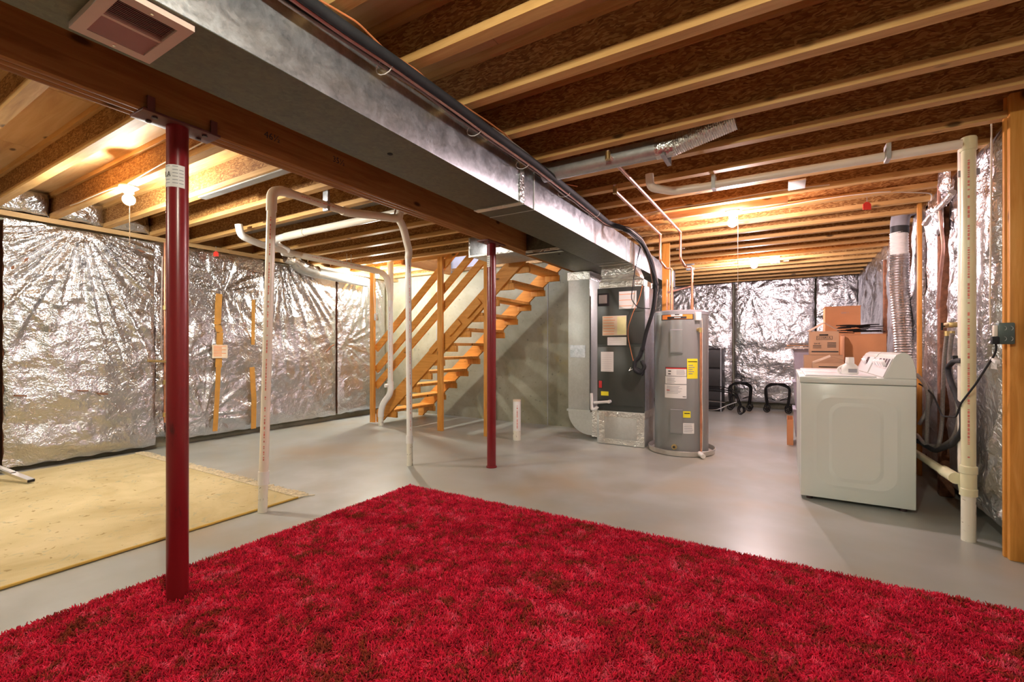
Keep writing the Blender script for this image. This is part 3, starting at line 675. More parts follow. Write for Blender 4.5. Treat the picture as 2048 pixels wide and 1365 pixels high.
def hlines(u0, v0, u1, v1, n, mat='greyink', name='label_print', off=.0025, seed=0, full=False):
    par_ = LASTP[0]
    r = random.Random(seed+n); mb = MB(); h = (v1-v0)/n
    for i in range(n):
        ua = u0+(u1-u0)*.05; ub = u0+(u1-u0)*(.95 if full else .6+.35*r.random()); va = v0+h*(i+.3); vb = va+h*.35
        a0, _ = onheater(ua, va); a1, _ = onheater(ub, va); um = (ua+ub)/2; _, z0 = onheater(um, va); _, z1 = onheater(um, vb)
        mb.grid(lambda s, t: (hx+(HR+off)*math.cos(a0+(a1-a0)*s), hy+(HR+off)*math.sin(a0+(a1-a0)*s), z1+(z0-z1)*t), 6, 1)
    return mb.build(name, M[mat], par_)
hpatch(1323, 628, 1387, 640, 'ink', 'band_border', .001); hpatch(1325, 629.5, 1385, 638.5, 'orange', 'orange_band', .002)
hpatch(1342, 627, 1365, 633, 'paper', 'band_logo', .003); hpatch(1335, 633.5, 1373, 638, 'ink', 'band_name_strip', .003); hlines(1349, 627.5, 1364, 632.5, 1, 'ink', 'logo_print', .004); hlines(1348, 634, 1362, 637.5, 1, 'paper', 'strip_print', .004, full=True)
for (v0, v1) in ((661, 707), (820, 868)):
    o = hpatch(1341, v0, 1365, v1, 'heater', 'element_cover', .012, n=4)
    o2 = hpatch(1342.5, v0+2, 1363.5, v1-2, 'heater', 'element_cover_face', .016, n=4)
    a0, z0 = onheater(1341, v0); a1, z1 = onheater(1365, v1)
    mb = MB()
    for zz in (z0, z1): mb.grid(lambda s, t: (hx+(HR+.012*t)*math.cos(a0+(a1-a0)*s), hy+(HR+.012*t)*math.sin(a0+(a1-a0)*s), zz+(.008 if zz == z0 else -.008)*(1-t)), 6, 1)
    for aa in (a0, a1): mb.grid(lambda s, t: (hx+(HR+.012*t)*math.cos(aa), hy+(HR+.012*t)*math.sin(aa), z1+(z0-z1)*s), 1, 1)
    mb.build('element_cover_edge', M['heatertop'], wh)
hpatch(1374, 718, 1395, 758, 'yellow', 'energy_label', .002); hlines(1375, 722, 1395, 726, 1, 'ink', 'energy_print', .004, full=True); hlines(1376, 729, 1390, 750, 5, 'greyink', 'energy_small_print', .0035, 3)
def htext(s, size, u, v, mat, name, wx=1):
    a, z = onheater(u, v); R = Matrix.Rotation(a+math.pi/2, 3, 'Z') @ RFRONT
    return text(s, size, (hx+(HR+.004)*math.cos(a), hy+(HR+.004)*math.sin(a), z), R, M[mat], wh, name, wx=wx)
hpatch(1331, 735, 1374, 753, 'ink', 'warning_border', .0015); hpatch(1332, 738, 1373, 752.5, 'paper', 'warning_label', .0022); hpatch(1332, 736, 1373, 738.5, 'redink', 'warning_red_strip', .0025); hlines(1352, 740, 1372, 751, 5)
hlines(1336, 740, 1345, 751, 2, 'ink', 'warning_pictogram', .0035, 5); hpatch(1331, 753.5, 1373, 768.5, 'paper', 'notice_label', .002); hlines(1333, 756, 1358, 767, 4)
hpatch(1330, 770, 1373, 797, 'paper', 'rating_label', .002); hlines(1332, 772, 1371, 788, 7); hlines(1333, 779, 1340, 783, 1, 'redink', 'red_rating_print', .0035, full=True); hlines(1365, 792.5, 1372, 795.5, 1, 'ink', 'rating_logo', .0035, full=True)
hpatch(1366, 823, 1381, 836, 'yellow', 'small_yellow_label', .002); hlines(1368, 825, 1380, 830, 1, 'ink', 'yellow_label_print', .0035, full=True)
hpatch(1366, 847, 1388, 868, 'paper', 'small_white_label', .002); hlines(1367, 849, 1387, 866, 5)
a, z = onheater(1349, 894)
MB().tube([(hx+HR*math.cos(a), hy+HR*math.sin(a), z), (hx+(HR+.02)*math.cos(a), hy+(HR+.02)*math.sin(a), z)], .028, 18).build('drain_valve_cup', M['brass'], wh)
MB().tube([(hx+(HR+.01)*math.cos(a), hy+(HR+.01)*math.sin(a), z), (hx+(HR+.032)*math.cos(a), hy+(HR+.032)*math.sin(a), z)], .012, 12).build('drain_valve_stem', M['ink'], wh)
a, z = onheater(1394, 633)
RB = Matrix.Translation((hx+(HR+.01)*math.cos(a), hy+(HR+.01)*math.sin(a), z)) @ Matrix.Rotation(a, 4, 'Z')
MB(RB).cbox(-.01, .022, -.032, .032, -.045, .045, .005).build('white_junction_box', M['pvcw'], wh)
a, z = onheater(1396, 660); ca, sa = math.cos(a), math.sin(a); e = lambda d, zz: (hx+(HR+d)*ca, hy+(HR+d)*sa, zz)
MB().tube([e(0, z), e(.05, z)], .02, 12).build('relief_valve', M['brass'], wh)
MB().tube([e(.045, z+.02), e(.045, z-.03)], .022, 12).build('relief_valve_body', M['brass'], wh)
MB().tube([e(.045, z-.03), e(.048, .06)], .012, 12).build('copper_relief_pipe', M['copper'], wh)
MB().tube([e(.062, z+.12), e(.068, z+.02), e(.066, z-.10), e(.07, z-.45), e(.062, z-.7), e(.075, z-1.0), e(.07, .16), e(.065, .07)], .003, 6, .1).build('thin_cord', M['whitecable'], wh)
# ================================================================== COPPER PIPES
def pipething(name, label, cat, parts, loc):
    t = thing(name, label, cat, loc)
    for nm, pts, r, mat, fil in parts: MB().tube(pts, r, 12, fil).build(nm, M[mat], t)
    return t
zc = 2.39
c1e = (-.955, 5.10, zc)
pipething('copper_pipe', 'straight copper water pipe overhead that drops to the right side of the heater', 'pipe', [
    ('overhead_run', [(-.975, 2.83, 2.42), (-.975, 2.84, zc), c1e], .0125, 'copperdull', .02),
    ('drop', [c1e, (-.955, 5.10, 2.10), (-.955, 5.36, 2.06), (-.885, 5.38, 2.06), (-.885, 5.38, 1.575)], .0125, 'copper', .03),
    ('upper_elbow', [(-.955, 5.06, zc), c1e, (-.955, 5.10, zc-.04)], .0155, 'copper', .012),
    ('lower_elbow', [(-.885, 5.38, 1.70), (-.885, 5.38, 1.578)], .0165, 'copper', 0),
    ('brass_end', [(-.975, 2.83, 2.41), (-.975, 2.83, 2.36)], .017, 'brass', 0),
    ('clamp', [(-1.0, 5.10, 2.21), (-.91, 5.10, 2.21)], .008, 'chrome', 0)], (-.97, 4, zc))
c2e = (-1.165, 5.10, zc)
pipething('copper_pipe', 'straight copper water pipe overhead that drops beside the furnace hose bundle', 'pipe', [
    ('overhead_run', [(-1.15, 3.50, 2.44), (-1.15, 3.52, zc), c2e], .0125, 'copperdull', .02),
    ('drop', [c2e, (-1.165, 5.10, 2.10), (-1.165, 5.36, 2.06), (-1.10, 5.38, 2.06), (-1.10, 5.38, 1.575)], .0125, 'copper', .03),
    ('upper_elbow', [(-1.165, 5.06, zc), c2e, (-1.165, 5.10, zc-.04)], .0155, 'copper', .012),
    ('lower_elbow', [(-1.10, 5.38, 1.75), (-1.10, 5.38, 1.578)], .0165, 'copper', 0),
    ('brass_end', [(-1.15, 3.51, 2.43), (-1.15, 3.51, 2.37)], .017, 'brass', 0)], (-1.16, 4.3, zc))
pipething('copper_pipe', 'thin copper pipe standing behind the water heater top left', 'pipe', [
    ('riser', [(-1.18, 5.50, 1.575), (-1.18, 5.50, 1.95)], .011, 'copper', 0), ('cross_run', [(-1.17, 5.50, 1.80), (-.90, 5.52, 1.86)], .011, 'copperdull', 0)], (-1.18, 5.5, 1.58))
st = MB().cbox(-1.30, -1.211, 5.78, 5.818, .0, 2.60, .003).build('wooden_stud', M['postwood']); tag(st, 'narrow upright pine stud behind the hose bundle and water heater', 'stud')
# ================================================================== LINE SET AND CABLES
ls = thing('line_set', 'bundle of black insulated hose and copper line along the duct down to the furnace', 'hose', (-1.45, 3, 2.37))
def hx_path(pts, z=2.37): return [gz(u, v, z) for u, v in pts]
run = [(-1.43, -2.2, 2.375), (-1.44, 0.2, 2.37)]+hx_path([(700, 62), (778, 114), (925, 220), (984, 265)], 2.355)+[gz(1075, 330, 2.36), gz(1160, 398, 2.37), gz(1220, 448, 2.38)]
def fy(u, v, Y): return gy(u, v, Y)
drop = [fy(1255, 458, 4.35), fy(1282, 480, 4.55), fy(1303, 520, 4.8), fy(1312, 570, 4.98), fy(1307, 620, 5.08), fy(1292, 665, 5.16), fy(1285, 700, 5.2)]
MB().tube(run+drop, .021, 14, .12).build('black_insulated_hose', M['black'], ls)
off = lambda P, dx, dz, dy=0: [(p[0]+dx, p[1]+dy, p[2]+dz) for p in P]
MB().tube(off(run, -.035, -.004)+off(drop[:4], -.03, .012), .0095, 10, .1).build('copper_line', M['copperdull'], ls)
def wob(P, a, seed):
    r = random.Random(seed); Q = []
    for i in range(len(P)-1):
        p, q = Vector(P[i]), Vector(P[i+1]); m = max(1, int((q-p).length/.18))
        for k in range(m): Q.append(tuple(p.lerp(q, k/m)+Vector((r.uniform(-a, a), 0, r.uniform(-a, a)))))
    Q.append(P[-1]); return Q
ends = [gy(1283, 560, 5.15), gy(1290, 600, 5.2), gy(1272, 590, 5.26)]
MB().tube(wob(off(run, -.058, -.01)+off(drop[:3], -.02, -.02), .006, 1), .006, 8, .05).build('grey_cable', M['greycable'], ls)
MB().tube(wob(off(run, -.068, .004)+off(drop[:2], .0, -.03)+[gy(1270, 540, 5.1), gy(1262, 600, 5.2), gy(1275, 615, 5.25), gy(1300, 618, 5.28)], .007, 2), .005, 8, .05).build('black_cable', M['black'], ls)
MB().tube(wob(off(run[5:], .0, .022)+off(drop[:5], .02, .0), .004, 5), .005, 8, .05).build('grey_cable', M['greycable'], ls)
MB().tube(wob(off(run[3:], -.05, .012)+off(drop[:2], .01, .02)+[gy(1312, 560, 4.9), gy(1320, 580, 5.0), gy(1305, 612, 5.1)], .005, 6), .004, 8, .05).build('black_cable', M['black'], ls)
for k, Y in enumerate((1.40, 2.06, 2.6, 3.25, 3.9)):
    c = Vector((-1.47, Y, 2.358)); pts = [(c.x+.052*math.cos(t), Y, c.z+.034*math.sin(t)) for t in [i*math.pi/6 for i in range(13)]]
    MB().tube(pts, .0022, 6).build('cable_tie', M['pvcw'], ls)
P = [fy(1285, 696, 5.2), fy(1279, 715, 5.22), fy(1270, 722, 5.22), fy(1268, 740, 5.22), fy(1280, 748, 5.22), fy(1290, 735, 5.22), fy(1283, 722, 5.22)]
MB().tube(P, .022, 10, .03).build('taped_black_coil', M['black'], ls)
MB(Matrix.Translation(gy(1279, 744, 5.23)) @ Matrix.Rotation(.4, 4, 'Y')).cbox(-.06, .05, -.02, .03, -.03, .03, .006).build('black_connector', M['black'], ls)
MB().tube([fy(1262, 736, 5.22), fy(1258, 742, 5.22), fy(1266, 738, 5.22)], .006, 8).build('chrome_tail', M['chrome'], ls)
ow = thing('orange_wire', 'thin orange thermostat wire along the joists down over the furnace front', 'wire', (-1.38, 2, 2.38))
MB().tube(wob([gz(640, 0, 2.39), gz(715, 45, 2.39), gz(770, 98, 2.39), gz(833, 140, 2.40), gz(870, 175, 2.40), gz(935, 215, 2.40), gz(1010, 268, 2.41), gz(1050, 310, 2.41), gz(1075, 330, 2.41), gz(1120, 367, 2.41), gz(1155, 373, 2.41)], .004, 9), .0042, 8, .03).build('ceiling_run', M['orangewire'], ow)
MB().tube([fy(1285, 572, 5.22), fy(1278, 600, 5.24), fy(1266, 625, 5.25), fy(1256, 655, 5.26), fy(1256, 675, 5.26), fy(1264, 712, 5.25), fy(1270, 735, 5.24)], .004, 8, .05).build('furnace_drop', M['orangewire'], ow)
# ================================================================== PVC PIPES
def redprint(par, p0, p1, r, ang, seed=0, th=.008):
    rr = random.Random(seed); p0 = Vector(p0); p1 = Vector(p1); L = (p1-p0).length; mb = MB(); s = .0
    d = (p1-p0).normalized(); side = Vector((math.cos(ang), math.sin(ang), 0)); side = (side-d*side.dot(d)).normalized(); b = d.cross(side)
    while s < L-.03:
        l = rr.choice((.008, .012, .016, .006, .02))
        if rr.random() < .72:
            a = p0+d*s; c = p0+d*(s+l); q = side*(r+.0008)
            mb.add([tuple(a+q-b*th/2), tuple(a+q+b*th/2), tuple(c+q+b*th/2), tuple(c+q-b*th/2)], [(0, 1, 2, 3)])
        s += l+.005
    return mb.build('red_print', M['print'], par, False)
sp = thing('drain_standpipe', 'cream plastic drain pipe arching from the yellow rug corner to the second upright', 'pipe', (-3.15, 1.86, 0))
PR = .0305
b0 = (-3.148, 1.856, 0.0); t0 = (-3.165, 1.935, 2.27)
b2 = (-3.155, 3.33, 0.0); t2 = (-3.16, 3.31, 2.20)
zt = 2.305
def lerp(a, b, t): return tuple(a[i]+(b[i]-a[i])*t for i in range(3))
MB().tube([lerp(b0, t0, .0), lerp(b0, t0, .10)], PR, 18).build('spattered_foot', M['splash'], sp)
MB().tube([lerp(b0, t0, .085), lerp(b0, t0, .125)], PR+.005, 18).build('foot_coupling', M['pvcw'], sp)
MB().tube([lerp(b0, t0, .12), t0, (-3.165, 2.02, zt), (-3.19, 2.66, zt)], PR, 18, .11).build('arched_pipe', M['pvc'], sp)
MB().tube([lerp(b0, t0, .94), t0, (-3.165, 2.0, zt), (-3.168, 2.08, zt)], PR+.005, 18, .11).build('elbow', M['pvc'], sp)
j1 = (-3.19, 2.62, zt); j2 = (-3.14, 2.78, zt+.015); j3 = (-3.04, 2.98, zt+.02)
MB().tube([(-3.188, 2.56, zt), j1, j2, j3], PR+.005, 18, .06).build('bent_fitting', M['pvc'], sp)
w0 = (-3.0, 3.02, zt+.02)
MB().tube([j3, w0, (-3.0, 3.06, 2.46)], PR+.006, 18, .02).build('wye_fitting', M['pvc'], sp)
MB().tube([w0, (-3.02, 3.10, 2.27), (-3.15, 3.315, 2.10), lerp(b2, t2, .92)], PR+.004, 18, .07).build('lower_elbow', M['pvc'], sp)
MB().tube([lerp(b2, t2, .95), lerp(b2, t2, .11)], PR-.002, 18).build('second_upright', M['pvcw'], sp)
MB().tube([lerp(b2, t2, .135), lerp(b2, t2, .10)], PR+.003, 18).build('foot_coupling', M['pvcw'], sp)
MB().tube([lerp(b2, t2, .105), b2], PR-.002, 18).build('spattered_foot', M['splash'], sp)
redprint(sp, lerp(b0, t0, .16), lerp(b0, t0, .93), PR, math.radians(-38), 1)
redprint(sp, lerp(b2, t2, .16), lerp(b2, t2, .9), PR-.002, math.radians(-25), 2, .006)
redprint(sp, (-3.17, 2.15, zt-.004), (-3.185, 2.5, zt-.004), PR, math.radians(0), 3, .006)
MB().box(-3.21, -3.15, 2.39, 2.41, 2.26, 2.42).build('metal_strap', M['galv'], sp)
# big drain pipe towards the staircase
bd = thing('branch_drain', 'white horizontal drain pipe running to the staircase and down to a floor trap', 'pipe', (-5.05, 4, 2.28))
zb = 2.28; R2 = .040
MB().tube([(-4.80, 2.58, 2.42), (-4.80, 2.60, zb+.03), (-4.86, 2.80, zb), (-4.95, 3.05, zb)], .036, 18, .08).build('first_elbow', M['pvcw'], bd)
MB().tube([(-4.93, 3.0, zb), (-5.05, 3.45, zb)], .036, 18).build('joint_pipe', M['pvcw'], bd)
MB().tube([(-5.05, 3.40, zb), (-5.05, 4.62, zb-.015)], R2, 18).build('horizontal_run', M['pvc'], bd)
MB().tube([(-5.05, 3.22, zb), (-5.05, 3.34, zb)], R2+.007, 18).build('coupling', M['pvcw'], bd)
MB().tube([(-5.05, 4.55, zb-.013), (-5.05, 4.84, zb-.03), (-5.045, 4.90, zb-.30)], R2+.004, 18, .20).build('long_bend', M['pvc'], bd)
MB().tube([(-5.04, 4.91, 2.44), (-5.04, 4.91, 1.86)], R2+.004, 18).build('wye_fitting', M['pvc'], bd)
MB().tube([(-5.04, 4.91, 1.88), (-5.04, 4.91, .62)], R2-.002, 18).build('vertical_pipe', M['pvcw'], bd)
MB().tube([(-5.04, 4.91, .66), (-5.03, 4.91, .48), (-5.14, 4.86, .33), (-5.165, 4.84, .20), (-5.165, 4.84, .13)], R2+.005, 18, .09).build('offset_bend', M['pvcw'], bd)
MB().tube([(-5.165, 4.84, .15), (-5.165, 4.84, 0)], R2-.001, 18).build('spattered_foot', M['splash'], bd)
MB().tube([(-5.05, 4.9, .60), (-5.07, 4.83, .595)], .028, 16).build('cleanout_plug', M['pvcw'], bd)
redprint(bd, (-5.04, 4.91, 1.80), (-5.04, 4.91, .75), R2-.002, math.radians(-60), 6, .006)
redprint(bd, (-5.05, 3.5, zb), (-5.05, 4.5, zb-.012), R2, math.radians(10), 7, .008)
MB().tube([(-5.05, 4.13, 2.32), (-5.05, 4.13, 2.42)], .004, 6).tube([(-5.05, 4.20, 2.32), (-5.05, 4.20, 2.42)], .004, 6).build('wire_hanger', M['galv_dull'], bd)
# pipe along the joists
jp = thing('joist_drain', 'cream drain pipe running parallel to the joists left of the beam', 'pipe', (-4, 3, 2.37))
zj = 2.375
MB().tube([(-4.98, 3.24, zb+.01), (-4.98, 3.12, 2.32), (-4.93, 3.05, zj), (-4.7, 3.03, zj)], .038, 18, .06).build('double_bend', M['pvcw'], jp)
MB().tube([(-4.7, 3.03, zj), (-4.35, 3.02, zj)], .042, 18).build('sleeve_fitting', M['pvc'], jp)
MB().tube([(-4.4, 3.02, zj), (-3.02, 3.02, zj)], .036, 18).build('straight_pipe', M['pvc'], jp)
# stub pipe in the floor
sb = thing('stub_pipe', 'short capped white pipe stub rising from the floor right of the far red post', 'pipe', (-2.885, 4.95, 0))
MB().lathe([(.048, 0), (.048, .50), (.046, .505), (.0001, .505)], (-2.885, 4.95, 0), 24).build('stub_body', M['pvcw'], sb)
MB().lathe([(.0495, 0.002), (.0495, .12)], (-2.885, 4.95, 0), 24, closed=True).build('spattered_foot', M['splash'], sb)
MB().lathe([(.0495, .485), (.0495, .507), (.0001, .508)], (-2.885, 4.95, 0), 24).build('orange_rim', M['peach'], sb)
redprint(sb, (-2.885, 4.95, .15), (-2.885, 4.95, .47), .048, math.radians(-55), 12, .012)
# right side vent pipe
vp = thing('vent_pipe', 'thick yellowed plastic vent pipe with red print standing before the right wall', 'pipe', (.93, 3.71, 0))
vx, vy = gz(1937, 1082)[:2]
MB().cyl((vx, vy, 0), .0335, .37, 28).build('spattered_foot', M['splash'], vp)
MB().lathe([(.041, .27), (.041, .31), (.037, .315), (.037, .40), (.041, .405), (.041, .445), (.034, .45)], (vx, vy, 0), 28).build('tee_fitting', M['pvcy'], vp)
MB().cyl((vx, vy, .44), .0335, 1.97, 28).build('main_pipe', M['pvcy'], vp)
MB().lathe([(.039, 2.33), (.039, 2.40), (.034, 2.41)], (vx, vy, 0), 28).build('top_hub', M['pvcy'], vp)
redprint(vp, (vx, vy, .50), (vx, vy, 2.3), .0335, math.radians(-103), 14, .009)
vq = thing('second_vent_pipe', 'shaded pale plastic pipe standing right behind the yellowed vent pipe', 'pipe', (1.0, 3.90, 0))
MB().tube([(.975, 3.95, 2.41), (.975, 3.95, .33)], .032, 20).build('pipe_body', M['pvc'], vq)
MB().tube([(.975, 3.95, .35), (.98, 3.93, .25), (.955, 3.78, .29)], .037, 20, .06).build('lower_elbow', M['pvcy'], vq)
MB().box(.93, 1.03, 3.885, 3.89, 2.22, 2.26).build('duct_tape', M['greyink'], vq)
hp = thing('washer_drain_pipe', 'yellowed horizontal drain pipe low on the floor behind the washer', 'pipe', (.88, 4.3, .3))
MB().tube([(.89, 3.76, .36), (.885, 3.98, .355)], .034, 18).build('hub', M['pvcy'], hp)
MB().tube([(.885, 3.95, .352), (.875, 4.75, .33)], .026, 18).build('pipe_body', M['pvcy'], hp)
# horizontal pipe under joists on the right
rp = thing('ceiling_drain', 'long pinkish drain pipe hung under the joists reaching the yellowed vent pipe', 'pipe', (0, 3.6, 2.33))
MB().tube([(-.86, 3.42, 2.44), (-.86, 3.44, 2.345), (-.74, 3.62, 2.35), (-.55, 3.64, 2.35)], .030, 16, .05).build('elbow', M['pvc'], rp)
MB().tube([(-.62, 3.64, 2.35), (.90, 3.70, 2.365)], .027, 16).build('pipe_body', M['pvc'], rp)
for x in (-.45, .55): MB().box(x-.012, x+.012, 3.61, 3.70, 2.32, 2.42).build('strap', M['galv_pipe'], rp)
# ================================================================== ROUND DUCTS
rd = thing('round_duct', 'dull round metal duct between joists overhead ending in a foil flex hose', 'duct', (-1, 2.95, 2.42))
ry = 2.96
MB().tube([(-1.50, ry, 2.415), (-.60, ry, 2.415)], .062, 24).build('duct_body', M['galv_pipe'], rd)
MB().lathe([(.066, 0), (.066, .11)], (-.70, ry, 2.415), 24, 'x').build('foil_collar', M['tape'], rd)
MB().box(-.66, -.635, ry-.075, ry+.13, 2.340, 2.344).box(-.66, -.635, ry+.125, ry+.13, 2.34, 2.42).build('metal_strap', M['galv'], rd)
mb = MB(); N = 60; P = []; R = []
for i in range(N):
    t = i/(N-1); P.append((-.60+.35*t, ry-.0+(-.02)*t, 2.415+.07*t)); R.append(.062+(.004 if i % 2 else 0))
mb.tube(P, R, 20).build('foil_flex_hose', M['tape'], rd)
ld = thing('round_duct', 'galvanised round duct high on the left wall with a crumpled foil sleeve', 'duct', (-5.93, 4.4, 2.25))
MB().tube([(-5.93, 4.30, 2.265), (-5.93, 5.25, 2.235)], .075, 24).build('duct_body', M['galv_pipe'], ld)
MB().tube([(-6.0, 3.92, 2.50), (-5.95, 4.02, 2.31), (-5.93, 4.32, 2.265)], .086, 24, .1).build('elbow', M['galv_pipe'], ld)
r0 = random.Random(4); P = [(-5.90+r0.uniform(-.01, .01), 3.80+.05*i, 2.40-.011*i+r0.uniform(-.01, .01)) for i in range(11)]
MB().tube(P, [.05+r0.uniform(-.015, .02) for _ in P], 10).build('crumpled_foil_sleeve', M['tape'], ld)
# sheet metal panning between joists
def panning(k, x0, x1, label):
    y = 1.94+.4064*k
    o = MB().box(x0, x1, y+.034, y+.4064-.034, JB+.12, JB+.124).build('sheet_metal_panning', M['galv_pipe']); tag(o, label, 'sheet metal')
panning(2, -5.6, -2.5, 'grey sheet metal panel closing the joist bay above the cream pipe')
panning(6, -5.8, -2.5, 'grey sheet metal panel between joists near the staircase')
panning(13, -2.2, 1.0, 'dark sheet metal panel between joists at the far laundry end')
o = MB().box(-4.2, -2.5, 1.93, 1.99, JB+.001-.012, JB-.001).build('metal_strip', M['galv_pipe']); tag(o, 'narrow sheet metal strip under a joist right behind the near red post', 'sheet metal')
# ================================================================== STAIRCASE
sc = thing('staircase', 'open orange-wood staircase with plank rails rising to the right', 'staircase', (-4, 5.4, 0))
SLP = .876
def sx(z): return -5.30+(z-.04)/SLP      # lower edge of the stringer
def stringer(y0, y1, name):
    x_e = -2.47
    ze = .04+(x_e+5.30)*SLP
    lo = [(-5.42, 0.0), (-5.335, 0.0), (x_e, ze), (x_e, ze+.25), (-5.42, .04+(.25-.105))]
    return MB().prism(lo, 1, y0, y1).build(name, M['stairwood'], sc, False)
# diagonal wood: grain along the slope, built as oriented planks
def plank(x0, z0, x1, z1, wdt, th, y, name):
    return MB().bar((x0, y, z0), (x1, y, z1), th, wdt, (0, 0, 1)).build(name, M['stairwood'], sc, False)
stringer(4.985, 5.023, 'stringer'); stringer(5.93, 5.968, 'stringer')
for i in range(12):
    z = .222+.2005*i; xb = sx(z)+.035
    if z > 2.5: break
    MB().cbox(xb-.265, xb, 5.023, 5.93, z-.038, z, .003).build('tread', M['stairwood'], sc)
    for y0 in (5.023, 5.892): MB().cbox(xb-.20, xb+.02, y0, y0+.038, z-.038-.085, z-.039, .003).build('cleat', M['postwood'], sc)
for (u_, v_, L) in ((862, 704, .22), (897, 669, .26), (932, 633, .30)):
    q_ = gy(u_, v_, 4.968); p = Vector((q_[0], 0, q_[2])); d = Vector((1, 0, SLP)).normalized()
    plank(p.x, p.z, p.x+d.x*L, p.z+d.z*L, .085, .03, 4.968, 'nailed_block')
def rail(x0, z0, x1, z1, th=.03): plank(x0, z0, x1, z1, .10, th, 5.003, 'rail')
for zc0 in (1.77, 1.445, 1.195):
    # centre height of each rail at x=-4.714
    x0, x1 = -5.44, -2.55
    zz0 = zc0+(x0+4.714)*SLP; zz1 = zc0+(x1+4.714)*SLP
    lim = 2.62
    if zz1 > lim: x1 = x0+(lim-zz0)/SLP; zz1 = lim
    rail(x0, zz0, x1, zz1)
for i, (x0, x1, zt_) in enumerate(((-5.50, -5.412, 2.42), (-4.157, -4.068, 2.42), (-3.375, -3.286, 2.60))):
    MB().cbox(x0, x1, 4.928, 4.966, 0.0, zt_ if i != 2 else 2.415, .003).build('post', M['postwood'], sc)
MB().cbox(-5.47, -5.31, 4.90, 5.03, .0, .012, .003).build('white_foot_plate', M['pvcw'], sc)
ob = thing('switch_box', 'small metal switch box with cable on the leftmost stair post', 'switch', (-5.37, 4.95, 1.6))
p = gy(779, 633, 4.95)
MB().cbox(-5.41, -5.355, 4.93, 4.975, p[2]-.055, p[2]+.055, .004).build('metal_box', M['chrome'], ob)
MB().tube([(-5.39, 4.93, p[2]+.05), (-5.405, 4.92, p[2]+.35), (-5.39, 4.92, 2.4)], .005, 6, .2).build('cable', M['whitecable'], ob)
# ================================================================== BULBS
def lamp(x, y, key, label, z=JB, strg=0.0, dz=0):
    t = thing('ceiling_lamp', label, 'lamp', (x, y, z))
    hl = MB().lathe([(.062, 0), (.062, -.010), (.048, -.022), (.034, -.030), (.032, -.055), (.0001, -.055)], (x, y, z), 28).build('porcelain_holder', M['porcelain'], t)
    em = BULB_W[key]/(math.pi*4*math.pi*.040**2)
    bz = z-.105
    prof = [(.0001, -.041)]+[(.041*math.sin(a), -.041*math.cos(a)) for a in [math.pi*i/12 for i in range(1, 10)]]+[(.016, .040), (.014, .052)]
    MB().lathe(prof, (x, y, bz), 20).build('glowing_bulb', emit('bulb_glow_'+key, WARM[key], em), hl)
    if strg: MB().tube([(x+.04, y, z-.03), (x+.045, y-.01, bz-.05), (x+.045, y-.01, bz-strg)], .0025, 5).build('pull_string', M['whitecable'], hl)
    return t
lamp(-4.40, 1.53, 'left', 'bare glowing bulb in white holder on the joist at upper left', strg=.36)
lamp(-.41, 4.60, 'mid', 'bare glowing bulb with long pull string over the laundry floor', z=2.40, strg=.62)
lamp(-.37, 7.22, 'far', 'bare glowing bulb near the far wall above the wrought iron tables')
lamp(-5.60, 5.16, 'stair', 'glowing bulb hidden behind the drain pipe near the stair foot')
lamp(-.25, .25, 'near', 'bare bulb overhead of the viewer above the red rug', z=JB)
lamp(-4.2, -1.30, 'rear_fill', 'added fill bulb, unseen behind the viewer on the left')  # no bulb known here; added as fill for the left joists
lamp(-3.4, 5.6, 'shaft', 'added lamp standing in for upstairs daylight, unseen above the staircase', z=4.9)  # added source in place of the daylight coming down the stairwell
bk = MB().cbox(-1.02, .02, 4.575, 4.613, 2.402, 2.50, .003).build('lamp_blocking', M['paleblock']); tag(bk, 'pale wooden blocking board across the middle lamp bay', 'board')
bk2 = thing('far_blocking', 'pale boards with metal brackets bridging joists by the far bulb', 'board', (-.4, 7.4, 2.4))
MB().cbox(-1.35, .05, 7.66, 7.70, 2.40, 2.62, .003).build('long_board', M['paleblock'], bk2)
for x in (-.12, -1.28): MB().cbox(x-.06, x+.06, 7.60, 7.66, 2.38, 2.50, .003).build('bracket', M['galv'], bk2)
gp = gz(1593, 369, 2.43)
o = MB().cbox(gp[0]-.055, gp[0]+.06, gp[1]-.10, gp[1]+.12, 2.425, 2.436, .002).build('white_board_scrap', M['paper']); tag(o, 'small pale board scrap fixed between joists above the laundry floor', 'board')
for (p, lab) in ((gx(432, 508, -6.02), 'tiny red tag hanging at the left wall plate top'), ((gz(1734, 412, 2.34)), 'tiny red tag hanging under a joist near the dryer duct')):
    t = thing('red_tag', lab, 'tag', p)
    yaw = Matrix.Translation(p) @ Matrix.Rotation(.5, 4, 'Z')
    s = .032 if p[0] < 0 else .033
    MB(yaw).prism([(-s, -s), (s, -s), (s, s*.4), (s*.3, s), (-s*.3, s), (-s, s*.4)], 1, -.002, .002).build('tag_plate', M['redtag'], t, False)
    MB().tube([(p[0], p[1], p[2]+s), (p[0], p[1], p[2]+s+.06)], .002, 5).build('tag_wire', M['greycable'], t)
